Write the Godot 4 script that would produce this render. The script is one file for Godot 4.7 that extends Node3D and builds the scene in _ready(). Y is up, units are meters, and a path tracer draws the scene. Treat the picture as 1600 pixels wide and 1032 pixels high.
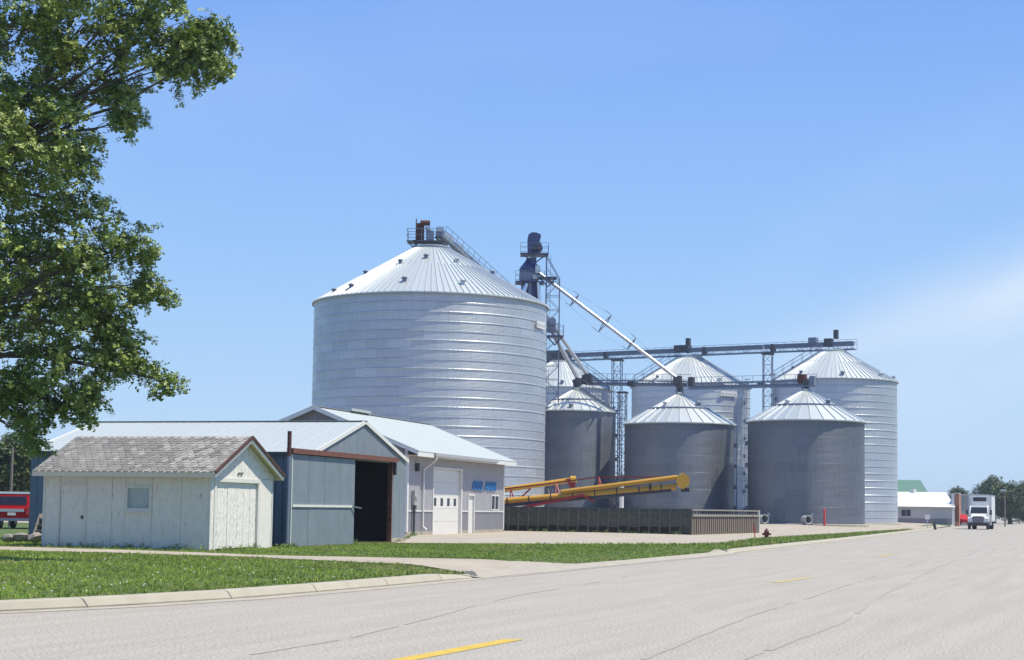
extends Node3D

# ---------------------------------------------------------------- small tools
var M := {}
var used := {}
var rng := RandomNumberGenerator.new()
var ROADYAW := -17.0
var KERB := PackedVector2Array([Vector2(-40, 6), Vector2(-28, 11), Vector2(-20, 14.9), Vector2(-14, 18.3), Vector2(-10.5, 21.3), Vector2(-7.6, 24.1), Vector2(-6.2, 25.85), Vector2(-4.7, 28.4), Vector2(-3.3, 31.6), Vector2(-1.95, 35.0), Vector2(-0.55, 38.7), Vector2(3.95, 50.6), Vector2(8.59, 62.8), Vector2(21.6, 101), Vector2(34.8, 141), Vector2(48.2, 182.5), Vector2(67.5, 242), Vector2(99.5, 342), Vector2(200, 660), Vector2(310, 1010)])

func P(x, d, y) -> Vector3:
	return Vector3(x, y, -d)

func kerb_x(d) -> float:
	for i in KERB.size() - 1:
		if d <= KERB[i + 1].y or i == KERB.size() - 2:
			return lerpf(KERB[i].x, KERB[i + 1].x, (d - KERB[i].y) / (KERB[i + 1].y - KERB[i].y))
	return 0.0

func in_drive(d) -> float:   # 1 where the kerb is lowered for the driveways
	var a = smoothstep(36.9, 38.3, d) * (1.0 - smoothstep(62.0, 62.9, d))
	var b = smoothstep(189.0, 191.0, d) * (1.0 - smoothstep(221.0, 223.0, d))
	return maxf(a, b)

func ground_y(x, d) -> float:
	var t = kerb_x(d) - x
	var edge = lerpf(0.135, 0.03, in_drive(d))
	return lerpf(edge, 0.2, smoothstep(0.0, 3.0, t)) + 0.08 * smoothstep(3.0, 14.0, t) + 0.26 * smoothstep(105.0, 145.0, d) * smoothstep(-2.0, 14.0, t)

func G(x, d, up := 0.0) -> Vector3:
	return P(x, d, ground_y(x, d) + up)

func numbered(n: String) -> String:
	if not used.has(n):
		used[n] = 0
		return n
	used[n] += 1
	return "%s_%03d" % [n, used[n]]

func mb() -> SurfaceTool:
	var st := SurfaceTool.new()
	st.begin(Mesh.PRIMITIVE_TRIANGLES)
	st.set_smooth_group(-1)
	return st

func finish(st: SurfaceTool) -> ArrayMesh:
	st.generate_normals()
	st.index()
	return st.commit()

func put(called: String, shape, m: Material, parent: Node = null) -> MeshInstance3D:
	var o := MeshInstance3D.new()
	o.mesh = finish(shape) if shape is SurfaceTool else shape
	o.material_override = m
	if parent == null:
		o.name = numbered(called)
		add_child(o)
	else:
		o.name = called
		parent.add_child(o, true)
	return o

func tag(o: Node, label := "", category := "", group := "", kind := "") -> Node:
	if label: o.set_meta("label", label)
	if category: o.set_meta("category", category)
	if group: o.set_meta("group", group)
	if kind: o.set_meta("kind", kind)
	return o

func thing(called: String, label: String, category: String, at := Vector3.ZERO, turn := 0.0, group := "") -> Node3D:
	var o := Node3D.new()
	o.name = numbered(called)
	add_child(o)
	o.position = at
	o.rotation_degrees.y = turn
	tag(o, label, category, group)
	return o

func copy_of(o: Node3D, at: Vector3, label := "") -> Node3D:
	var c: Node3D = o.duplicate()
	var base: String = o.name
	c.name = numbered(base)
	add_child(c)
	c.position = at
	if label: c.set_meta("label", label)
	return c

func group_node(called: String, parent: Node) -> Node3D:
	var o := Node3D.new()
	o.name = called
	parent.add_child(o, true)
	return o

# corners counter-clockwise seen from outside
func quad(st, a, b, c, d):
	st.add_vertex(a); st.add_vertex(c); st.add_vertex(b)
	st.add_vertex(a); st.add_vertex(d); st.add_vertex(c)

func tri(st, a, b, c):
	st.add_vertex(a); st.add_vertex(c); st.add_vertex(b)

func box(st, c: Vector3, s: Vector3, b := Basis()):
	var h = s * 0.5
	var v = []
	for i in 8:
		v.append(c + b * Vector3(h.x if i & 1 else -h.x, h.y if i & 2 else -h.y, h.z if i & 4 else -h.z))
	quad(st, v[4], v[5], v[7], v[6]); quad(st, v[1], v[0], v[2], v[3])
	quad(st, v[5], v[1], v[3], v[7]); quad(st, v[0], v[4], v[6], v[2])
	quad(st, v[6], v[7], v[3], v[2]); quad(st, v[0], v[1], v[5], v[4])

# a box given by its two extreme corners
func slab(st, a: Vector3, b: Vector3):
	box(st, (a + b) * 0.5, (b - a).abs())

func frame_of(d: Vector3) -> Basis:   # z along d
	var z = d.normalized()
	var x = Vector3.UP.cross(z)
	if x.length() < 0.01: x = Vector3.RIGHT
	x = x.normalized()
	return Basis(x, z.cross(x), z)

func beam(st, a: Vector3, b: Vector3, w: float, h := -1.0):
	if h < 0: h = w
	box(st, (a + b) * 0.5, Vector3(w, h, a.distance_to(b)), frame_of(b - a))

func tube(st, a: Vector3, b: Vector3, r0: float, r1 := -1.0, n := 10, caps := true):
	if r1 < 0: r1 = r0
	var f = frame_of(b - a)
	for i in n:
		var p = TAU * i / n
		var q = TAU * (i + 1) / n
		var u = f.x * cos(p) + f.y * sin(p)
		var w = f.x * cos(q) + f.y * sin(q)
		st.set_smooth_group(1)
		quad(st, a + u * r0, a + w * r0, b + w * r1, b + u * r1)
		if caps:
			st.set_smooth_group(-1)
			tri(st, a, a + w * r0, a + u * r0)
			tri(st, b, b + u * r1, b + w * r1)
	st.set_smooth_group(-1)

func pipe(st, pts, radii, n := 8):
	for i in pts.size() - 1:
		var r0 = radii[i] if radii is Array else radii
		var r1 = radii[i + 1] if radii is Array else radii
		tube(st, pts[i], pts[i + 1], r0, r1, n, true)

# profile: [radius, height] from bottom to top
func lathe(st, prof, n := 24, at := Vector3.ZERO, b := Basis(), smooth := true):
	for i in n:
		var p = TAU * i / n
		var q = TAU * (i + 1) / n
		for k in prof.size() - 1:
			st.set_smooth_group(1 + k if smooth else -1)
			var a0 = at + b * Vector3(cos(p) * prof[k][0], prof[k][1], -sin(p) * prof[k][0])
			var a1 = at + b * Vector3(cos(q) * prof[k][0], prof[k][1], -sin(q) * prof[k][0])
			var b0 = at + b * Vector3(cos(p) * prof[k + 1][0], prof[k + 1][1], -sin(p) * prof[k + 1][0])
			var b1 = at + b * Vector3(cos(q) * prof[k + 1][0], prof[k + 1][1], -sin(q) * prof[k + 1][0])
			quad(st, a0, a1, b1, b0)
	st.set_smooth_group(-1)

# a counter-clockwise outline in x,y pushed from z0 to z1 (z1 > z0); b turns it
func prism(st, poly, z0: float, z1: float, at := Vector3.ZERO, b := Basis()):
	var pk = PackedVector2Array(poly)
	if Geometry2D.is_polygon_clockwise(pk): pk.reverse()
	var ids = Geometry2D.triangulate_polygon(pk)
	for k in range(0, ids.size(), 3):
		var a = pk[ids[k]]; var c = pk[ids[k + 1]]; var e = pk[ids[k + 2]]
		if (c - a).cross(e - a) < 0:
			var s = c; c = e; e = s
		tri(st, at + b * Vector3(a.x, a.y, z1), at + b * Vector3(c.x, c.y, z1), at + b * Vector3(e.x, e.y, z1))
		tri(st, at + b * Vector3(a.x, a.y, z0), at + b * Vector3(e.x, e.y, z0), at + b * Vector3(c.x, c.y, z0))
	for i in pk.size():
		var a = pk[i]; var c = pk[(i + 1) % pk.size()]
		quad(st, at + b * Vector3(a.x, a.y, z0), at + b * Vector3(c.x, c.y, z0), at + b * Vector3(c.x, c.y, z1), at + b * Vector3(a.x, a.y, z1))

# ribbed steel sheet standing on a wall line: o + along*u, from height yb to yt (each [left, right])
func ribbed(st, o: Vector3, along: Vector3, out: Vector3, u0: float, u1: float, yb, yt, pitch := 0.23, deep := 0.025):
	var us = [u0]; var os = [0.0]
	var k = ceil(u0 / pitch)
	while k * pitch < u1:
		var c = k * pitch
		for e in [[-0.035, 0.0], [-0.018, deep], [0.018, deep], [0.035, 0.0]]:
			if c + e[0] > u0 + 0.002 and c + e[0] < u1 - 0.002:
				us.append(c + e[0]); os.append(e[1])
		k += 1
	us.append(u1); os.append(0.0)
	for i in us.size() - 1:
		var f = (us[i] - u0) / (u1 - u0)
		var g = (us[i + 1] - u0) / (u1 - u0)
		var a = o + along * us[i] + out * os[i]
		var b = o + along * us[i + 1] + out * os[i + 1]
		quad(st, a + Vector3.UP * lerpf(yb[0], yb[1], f), b + Vector3.UP * lerpf(yb[0], yb[1], g), b + Vector3.UP * lerpf(yt[0], yt[1], g), a + Vector3.UP * lerpf(yt[0], yt[1], f))

# ---------------------------------------------------------------- materials
func noise_tex(freq: float, octaves: int, lo: Color, hi: Color, sd: int, size := 512, kind := FastNoiseLite.TYPE_SIMPLEX_SMOOTH, mid := []) -> NoiseTexture2D:
	var n := FastNoiseLite.new()
	n.noise_type = kind
	n.seed = sd
	n.frequency = freq
	n.fractal_octaves = octaves
	var t := NoiseTexture2D.new()
	t.width = size; t.height = size
	t.seamless = true
	t.noise = n
	var g := Gradient.new()   # the tones are linear factors
	g.set_color(0, lo.linear_to_srgb()); g.set_color(1, hi.linear_to_srgb())
	for k in mid:
		g.add_point(k[0], k[1].linear_to_srgb())
	t.color_ramp = g
	return t

func mat(called: String, c: Color, rough := 0.8, metal := 0.0, tex: Texture2D = null, sc := Vector3.ONE, tex2: Texture2D = null, sc2 := Vector3.ONE) -> StandardMaterial3D:
	var m := StandardMaterial3D.new()   # c is a linear base colour
	m.resource_name = called
	m.albedo_color = c.linear_to_srgb()
	m.roughness = rough
	m.metallic = metal
	if tex:
		m.albedo_texture = tex
		m.uv1_triplanar = true
		m.uv1_world_triplanar = true
		m.uv1_scale = sc
	if tex2:
		m.detail_enabled = true
		m.detail_albedo = tex2
		m.detail_blend_mode = BaseMaterial3D.BLEND_MODE_MUL
		m.detail_uv_layer = BaseMaterial3D.DETAIL_UV_2
		m.uv2_triplanar = true
		m.uv2_world_triplanar = true
		m.uv2_scale = sc2
	M[called] = m
	return m

func glass(called: String, c: Color, a := 0.35) -> StandardMaterial3D:
	var m := StandardMaterial3D.new()
	m.resource_name = called
	m.albedo_color = Color(c.r, c.g, c.b, a)
	m.transparency = BaseMaterial3D.TRANSPARENCY_ALPHA
	m.roughness = 0.05
	M[called] = m
	return m

func gr(v: float, a := 1.0) -> Color:
	return Color(v, v, v, a)

func make_materials():
	var speck = noise_tex(0.32, 3, gr(0.55), gr(1.0), 3, 512, FastNoiseLite.TYPE_SIMPLEX_SMOOTH, [[0.35, gr(0.82)], [0.6, gr(0.93)]])
	var grain = noise_tex(0.2, 3, gr(0.3), gr(1.0), 4, 512, FastNoiseLite.TYPE_SIMPLEX_SMOOTH, [[0.3, gr(0.62)], [0.5, gr(0.86)], [0.7, gr(1.0)]])
	var wear = noise_tex(0.02, 5, gr(0.86), gr(1.0), 61, 512)
	var grime = noise_tex(0.02, 4, gr(0.8), gr(1.0), 71, 512)
	var faint_grime = noise_tex(0.02, 4, gr(0.9), gr(1.0), 72, 512)
	var broad = noise_tex(0.012, 5, gr(0.78), gr(1.0), 5, 512)
	var soft = noise_tex(0.02, 4, gr(0.86), gr(1.0), 8, 512)
	var turf = noise_tex(0.02, 5, Color(0.62, 0.66, 0.5), Color(1.0, 1.0, 1.0), 11, 512)
	var turf_fine = noise_tex(0.22, 3, gr(0.5), gr(1.0), 12, 512)
	var peel = noise_tex(0.055, 4, Color(0.3, 0.29, 0.28), gr(1.0), 21, 512, FastNoiseLite.TYPE_SIMPLEX_SMOOTH, [[0.27, Color(0.45, 0.43, 0.42)], [0.34, gr(0.9)], [0.6, gr(0.98)]])
	var peel_some = noise_tex(0.05, 5, Color(0.5, 0.47, 0.42), gr(1.0), 23, 512, FastNoiseLite.TYPE_SIMPLEX_SMOOTH, [[0.15, Color(0.7, 0.67, 0.62)], [0.21, gr(0.95)], [0.7, gr(0.99)]])
	var rust = noise_tex(0.03, 5, Color(0.55, 0.4, 0.34), Color(1, 1, 1), 31, 256)
	var streak = noise_tex(0.03, 4, gr(0.9), gr(1.0), 41, 512)
	var bark = noise_tex(0.06, 4, gr(0.45), gr(1.0), 51, 256)
	mat("asphalt", Color(0.44, 0.41, 0.36), 0.92, 0, grain, Vector3.ONE * 0.19, wear, Vector3(0.16, 0.011, 1))
	M.asphalt.uv2_triplanar = false
	mat("tar", Color(0.37, 0.345, 0.315), 0.8, 0, speck, Vector3.ONE * 0.6)
	mat("tyre_wear", Color(0.4, 0.365, 0.32), 0.9, 0, speck, Vector3.ONE * 0.42, broad, Vector3.ONE * 0.09)
	mat("yellow_paint", Color(0.68, 0.48, 0.07), 0.8, 0, speck, Vector3.ONE * 0.8, broad, Vector3.ONE * 0.5)
	mat("faded_yellow", Color(0.56, 0.45, 0.2), 0.85, 0, speck, Vector3.ONE * 0.8, broad, Vector3.ONE * 0.5)
	mat("concrete", Color(0.47, 0.43, 0.36), 0.9, 0, speck, Vector3.ONE * 0.7, broad, Vector3.ONE * 0.25)
	mat("kerb_concrete", Color(0.48, 0.45, 0.37), 0.9, 0, speck, Vector3.ONE * 0.7, broad, Vector3.ONE * 0.35)
	mat("gravel", Color(0.5, 0.44, 0.36), 0.95, 0, grain, Vector3.ONE * 0.3, broad, Vector3.ONE * 0.06)
	mat("lawn", Color(0.125, 0.19, 0.035), 0.95, 0, turf_fine, Vector3.ONE * 0.5, turf, Vector3.ONE * 0.07)
	mat("field", Color(0.11, 0.16, 0.04), 0.95, 0, turf, Vector3.ONE * 0.01)
	mat("soil", Color(0.12, 0.1, 0.06), 0.95, 0, speck, Vector3.ONE * 0.6)
	var gb = mat("grass_blade", Color(1, 1, 1), 0.7)
	gb.vertex_color_use_as_albedo = true
	gb.backlight = Color(0.28, 0.42, 0.08)
	var lf = mat("leaf", Color(1, 1, 1), 0.5)
	lf.vertex_color_use_as_albedo = true
	lf.backlight = Color(0.4, 0.5, 0.1)
	mat("bark", Color(0.16, 0.13, 0.1), 0.9, 0, bark, Vector3(3, 0.6, 3))
	# galvanised steel: close horizontal corrugations as relief
	var wave := Image.create(8, 1024, false, Image.FORMAT_RGB8)
	for j in 1024:
		var sl = 0.42 * sin(TAU * 46.0 * j / 1024.0)
		var v = Vector3(0, sl, 1).normalized() * 0.5 + Vector3.ONE * 0.5
		for i in 8: wave.set_pixel(i, j, Color(v.x, v.y, v.z))
	var corrugation := ImageTexture.create_from_image(wave)
	for i in 4:
		var v = [0.575, 0.595, 0.55, 0.63][i]
		var mm = mat("sheet_%d" % i, Color(v * 0.94, v * 1.02, v * 1.12), [0.36, 0.33, 0.39, 0.34][i], 0.5, streak, Vector3.ONE * 0.2, faint_grime, Vector3(0.3, 0.03, 0.3))
		mm.normal_enabled = true
		mm.normal_texture = corrugation
	for i in 3:
		var v = [0.218, 0.23, 0.207][i]
		var mm = mat("dull_sheet_%d" % i, Color(v * 0.88, v * 1.0, v * 1.2), [0.5, 0.48, 0.52][i], 0.6, streak, Vector3.ONE * 0.2, grime, Vector3(0.45, 0.035, 0.45))
		mm.normal_enabled = true
		mm.normal_texture = corrugation
	for i in 3:
		var v = [0.57, 0.59, 0.55][i]
		var mm = mat("rear_sheet_%d" % i, Color(v * 0.94, v * 1.02, v * 1.12), [0.38, 0.35, 0.4][i], 0.5, streak, Vector3.ONE * 0.2)
		mm.normal_enabled = true
		mm.normal_texture = corrugation
	for i in 3:
		var v = [0.58, 0.565, 0.595][i]
		mat("roof_metal_%d" % i, Color(v * 0.96, v * 1.02, v * 1.02), 0.45, 0.5, streak, Vector3(0.3, 0.3, 0.3))
	mat("galvanised", Color(0.55, 0.57, 0.6), 0.45, 0.8)
	mat("bright_steel", Color(0.75, 0.76, 0.78), 0.3, 0.9)
	mat("steel_grey", Color(0.2, 0.235, 0.32), 0.55, 0.3, soft, Vector3.ONE * 0.3)
	mat("dark_steel", Color(0.07, 0.075, 0.09), 0.6, 0.4)
	mat("leg_blue", Color(0.035, 0.05, 0.16), 0.45, 0.1, soft, Vector3.ONE * 0.4)
	mat("rust_motor", Color(0.13, 0.045, 0.035), 0.7, 0.2, rust, Vector3.ONE * 0.8)
	# paint
	mat("white_wall", Color(0.78, 0.77, 0.73), 0.75, 0, peel_some, Vector3(0.35, 0.07, 0.35), soft, Vector3(0.3, 0.3, 0.3))
	mat("peeling_white", Color(0.78, 0.77, 0.74), 0.8, 0, peel, Vector3(0.75, 0.16, 0.75))
	mat("white_trim", Color(0.68, 0.68, 0.65), 0.6, 0, soft, Vector3.ONE * 0.5)
	mat("cream_trim", Color(0.72, 0.67, 0.56), 0.75, 0, peel_some, Vector3(0.4, 1.5, 0.4))
	mat("red_trim", Color(0.11, 0.05, 0.045), 0.7, 0, rust, Vector3.ONE * 0.8)
	mat("clean_white", Color(0.72, 0.72, 0.71), 0.45, 0, soft, Vector3.ONE * 0.3)
	var sh = mat("shingle", Color(1, 1, 1), 0.95, 0, speck, Vector3.ONE * 1.3, broad, Vector3.ONE * 0.3)
	sh.vertex_color_use_as_albedo = true
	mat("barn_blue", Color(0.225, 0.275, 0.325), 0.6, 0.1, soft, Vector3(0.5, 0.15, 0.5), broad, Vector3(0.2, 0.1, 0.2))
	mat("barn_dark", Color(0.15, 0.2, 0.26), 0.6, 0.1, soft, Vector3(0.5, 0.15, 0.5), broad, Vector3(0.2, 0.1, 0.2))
	for i in 3:
		var v = [0.49, 0.485, 0.495][i]
		mat("roof_white_%d" % i, Color(v * 0.93, v * 1.02, v * 1.01), 0.5, 0.05, soft, Vector3.ONE * 0.4)
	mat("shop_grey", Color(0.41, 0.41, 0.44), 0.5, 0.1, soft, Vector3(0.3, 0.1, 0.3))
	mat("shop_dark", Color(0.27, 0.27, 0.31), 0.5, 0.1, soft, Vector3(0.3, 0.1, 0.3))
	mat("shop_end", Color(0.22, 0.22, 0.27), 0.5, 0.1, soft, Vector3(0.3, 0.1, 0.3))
	mat("soffit", Color(0.5, 0.42, 0.36), 0.7)
	mat("rust_steel", Color(0.21, 0.095, 0.075), 0.75, 0.1, rust, Vector3.ONE * 0.6)
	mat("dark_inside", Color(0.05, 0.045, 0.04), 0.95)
	mat("floor_earth", Color(0.14, 0.12, 0.1), 0.95, 0, speck, Vector3.ONE * 0.6)
	mat("blue_letter", Color(0.03, 0.22, 0.55), 0.4)
	mat("grey_print", Color(0.3, 0.33, 0.36), 0.6)
	mat("fence_dark", Color(0.13, 0.135, 0.11), 0.85, 0, bark, Vector3(0.6, 0.2, 0.6))
	mat("fence_panel", Color(0.15, 0.16, 0.125), 0.85, 0, bark, Vector3(0.6, 0.15, 0.6), broad, Vector3.ONE * 0.2)
	mat("fence_wood", Color(0.25, 0.21, 0.17), 0.85, 0, bark, Vector3(2, 0.4, 2))
	mat("fence_gap", Color(0.05, 0.042, 0.035), 0.9)
	mat("grey_wood", Color(0.36, 0.34, 0.31), 0.85, 0, bark, Vector3(0.8, 0.8, 0.8))
	mat("pole_wood", Color(0.27, 0.24, 0.21), 0.9, 0, bark, Vector3(2, 0.3, 2))
	mat("auger_yellow", Color(0.6, 0.32, 0.03), 0.42, 0, soft, Vector3.ONE * 0.5)
	mat("auger_red", Color(0.36, 0.03, 0.035), 0.5, 0, rust, Vector3.ONE * 0.4)
	mat("black_rubber", Color(0.02, 0.02, 0.022), 0.8)
	mat("car_red", Color(0.4, 0.008, 0.012), 0.35).metallic_specular = 0.25
	mat("van_white", Color(0.78, 0.78, 0.78), 0.3).clearcoat_enabled = true
	mat("hydrant_red", Color(0.13, 0.025, 0.022), 0.6, 0, rust, Vector3.ONE * 2.0)
	mat("post_red", Color(0.5, 0.06, 0.05), 0.6)
	mat("chrome", Color(0.6, 0.6, 0.62), 0.25, 0.9)
	mat("dark_grille", Color(0.05, 0.05, 0.1), 0.4, 0.3)
	mat("plastic_black", Color(0.03, 0.03, 0.033), 0.5)
	mat("tail_red", Color(0.5, 0.02, 0.02), 0.2)
	mat("amber", Color(0.7, 0.25, 0.02), 0.3)
	mat("lamp_lens", Color(0.75, 0.78, 0.8), 0.1)
	mat("green_roof", Color(0.09, 0.2, 0.155), 0.6, 0, soft, Vector3.ONE * 0.2)
	mat("brick_red", Color(0.42, 0.2, 0.13), 0.85, 0, speck, Vector3.ONE * 0.5)
	mat("beige_wall", Color(0.52, 0.49, 0.48), 0.75, 0, soft, Vector3.ONE * 0.3)
	mat("mauve_base", Color(0.25, 0.22, 0.26), 0.8, 0, soft, Vector3.ONE * 0.3)
	mat("grey_block", Color(0.36, 0.37, 0.37), 0.85, 0, soft, Vector3.ONE * 0.3)
	mat("rock", Color(0.3, 0.27, 0.24), 0.9, 0, speck, Vector3.ONE * 1.5)
	mat("curtain", Color(0.36, 0.37, 0.31), 0.9)
	glass("pane", Color(0.75, 0.85, 0.9), 0.25)
	glass("dark_pane", Color(0.1, 0.13, 0.18), 0.85)

# ---------------------------------------------------------------- camera, sky, sun
func make_view():
	var cam := Camera3D.new()
	cam.name = "camera"
	cam.projection = Camera3D.PROJECTION_FRUSTUM
	cam.near = 0.1
	cam.far = 5000.0
	cam.size = 0.1 * 1032.0 / 2500.0
	cam.frustum_offset = Vector2(0, 0.1 * (279.0 - 2500.0 * tan(deg_to_rad(4.5))) / 2500.0)
	cam.position = Vector3(0, 1.65, 0)
	cam.rotation_degrees = Vector3(4.5, 0, 0.8)
	add_child(cam)
	cam.current = true
	# clear summer sky: pale at the horizon, deeper above, thin cirrus here and there
	var w := 1024
	var h := 512
	var im := Image.create(w, h, false, Image.FORMAT_RGBF)
	var n := FastNoiseLite.new()
	n.seed = 4; n.frequency = 1.0; n.fractal_octaves = 4
	var stops = [[-90.0, Color(0.3, 0.29, 0.24)], [-1.0, Color(0.38, 0.4, 0.38)], [0.0, Color(0.5, 0.66, 0.82)], [2.0, Color(0.45, 0.625, 0.82)], [4.5, Color(0.375, 0.57, 0.815)], [10.0, Color(0.262, 0.468, 0.81)], [17.5, Color(0.184, 0.355, 0.77)], [30.0, Color(0.15, 0.31, 0.73)], [60.0, Color(0.13, 0.28, 0.67)], [90.0, Color(0.12, 0.26, 0.62)]]
	for j in h:
		var el = 90.0 - 180.0 * (j + 0.5) / h
		var k = 0
		while k < stops.size() - 2 and el > stops[k + 1][0]: k += 1
		var base: Color = stops[k][1].lerp(stops[k + 1][1], clampf((el - stops[k][0]) / (stops[k + 1][0] - stops[k][0]), 0, 1))
		for i in w:
			var c = base
			if el > 0.0:
				var az = 360.0 * (i + 0.5) / w   # the panorama's left edge looks along -z
				if az > 180.0: az -= 360.0
				var v = Vector3(sin(deg_to_rad(az)), 0, cos(deg_to_rad(az)))
				var f = n.get_noise_3d(v.x * 2.2 + 3.0, el * 0.07 - az * 0.012, v.z * 2.2)
				var a = smoothstep(0.02, 0.5, f) * 0.1 * smoothstep(0.0, 3.0, el) * (1.0 - smoothstep(9.0, 26.0, el))
				# the one soft veil of cirrus that climbs to the right
				var band = el - (4.6 + (az - 8.0) * 0.33)
				var veil = exp(-band * band / (2.5 if band > 0.0 else 14.0)) * smoothstep(4.0, 18.0, az) * (1.0 - smoothstep(40.0, 60.0, az))
				a = maxf(a, veil * (0.62 + 0.35 * n.get_noise_2d(az * 0.1, band * 0.5)))
				c = base.lerp(Color(0.62, 0.72, 0.84), clampf(a, 0, 1))
			im.set_pixel(i, j, c)
	var pano := PanoramaSkyMaterial.new()
	pano.panorama = ImageTexture.create_from_image(im)
	var sky := Sky.new()
	sky.sky_material = pano
	var env := Environment.new()
	env.background_mode = Environment.BG_SKY
	env.sky = sky
	env.tonemap_mode = Environment.TONE_MAPPER_LINEAR
	env.tonemap_exposure = 1.2
	env.fog_enabled = true
	env.fog_density = 0.00028
	env.fog_light_color = Color(0.86, 0.92, 1.0)
	env.sdfgi_enabled = true
	env.ssao_enabled = true
	env.ssil_enabled = true
	var we := WorldEnvironment.new()
	we.name = "world_environment"
	we.environment = env
	add_child(we)
	var sun := DirectionalLight3D.new()
	sun.name = "sun"
	sun.light_energy = 1.6
	sun.light_color = Color(1.0, 0.96, 0.86)
	sun.light_angular_distance = 0.5
	sun.shadow_enabled = true
	add_child(sun)
	var el := deg_to_rad(64.0)
	var to_sun := Vector3(cos(el) * 0.985, sin(el), cos(el) * 0.17)
	sun.look_at_from_position(to_sun * 100.0, Vector3.ZERO, Vector3.FORWARD)

# ---------------------------------------------------------------- ground
func sheet_by_d(ds, left: Callable, right: Callable, height: Callable, cols) -> SurfaceTool:
	var st = mb()
	st.set_smooth_group(1)
	for i in ds.size() - 1:
		for j in cols.size() - 1:
			var p = []
			for e in [[i, j], [i, j + 1], [i + 1, j + 1], [i + 1, j]]:
				var d = ds[e[0]]
				var x = lerpf(left.call(d), right.call(d), cols[e[1]])
				p.append(P(x, d, height.call(x, d)))
				p.append(Vector2(x - pts_x(EDGE, d), d))
			for e in [0, 4, 2, 0, 6, 4]:
				st.set_uv2(p[e + 1])
				st.add_vertex(p[e])
	return st

func spread(a: float, b: float, step: float) -> Array:
	var out := []
	var n = maxi(1, int(ceil((b - a) / step)))
	for i in n + 1: out.append(lerpf(a, b, float(i) / n))
	return out

func pts_x(pts, d) -> float:
	for i in pts.size() - 1:
		if d <= pts[i + 1].y or i == pts.size() - 2:
			return lerpf(pts[i].x, pts[i + 1].x, clampf((d - pts[i].y) / (pts[i + 1].y - pts[i].y), 0, 1))
	return 0.0

var EDGE := [Vector2(-9, -30), Vector2(-1.2, 0), Vector2(3.4, 8), Vector2(8.0, 17), Vector2(17, 40), Vector2(25, 62), Vector2(38.2, 100), Vector2(51.7, 141), Vector2(65, 182), Vector2(84.5, 242), Vector2(117, 342), Vector2(218, 660), Vector2(329, 1010)]   # right edge of the street
var GRAVEL_R := [Vector2(-4.0, 60.6), Vector2(2.4, 65.5), Vector2(8.3, 70.7), Vector2(9.6, 73.0), Vector2(13.2, 86.4), Vector2(22, 110), Vector2(41.8, 163), Vector2(48.6, 186), Vector2(51.0, 191.5), Vector2(60.0, 219.5), Vector2(59.0, 223.0), Vector2(75.0, 285)]

func path_span(x) -> Array:   # near and far edge of the footpath at x
	var near = [Vector2(-60, 46.5), Vector2(-14.3, 44.7), Vector2(-6.8, 43.2), Vector2(-2.5, 40.6), Vector2(-0.9, 39.1), Vector2(0.2, 41.7), Vector2(1.0, 44.0), Vector2(2.2, 46.4)]
	var far = [Vector2(-60, 51.5), Vector2(-15.6, 48.6), Vector2(-7.06, 44.9), Vector2(-3.6, 45.3), Vector2(0.1, 45.4), Vector2(1.9, 46.4), Vector2(2.2, 46.4)]
	var o = []
	for pts in [near, far]:
		var y = pts[-1].y
		for i in pts.size() - 1:
			if x <= pts[i + 1].x:
				y = lerpf(pts[i].y, pts[i + 1].y, (x - pts[i].x) / (pts[i + 1].x - pts[i].x))
				break
		o.append(y)
	return o

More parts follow.
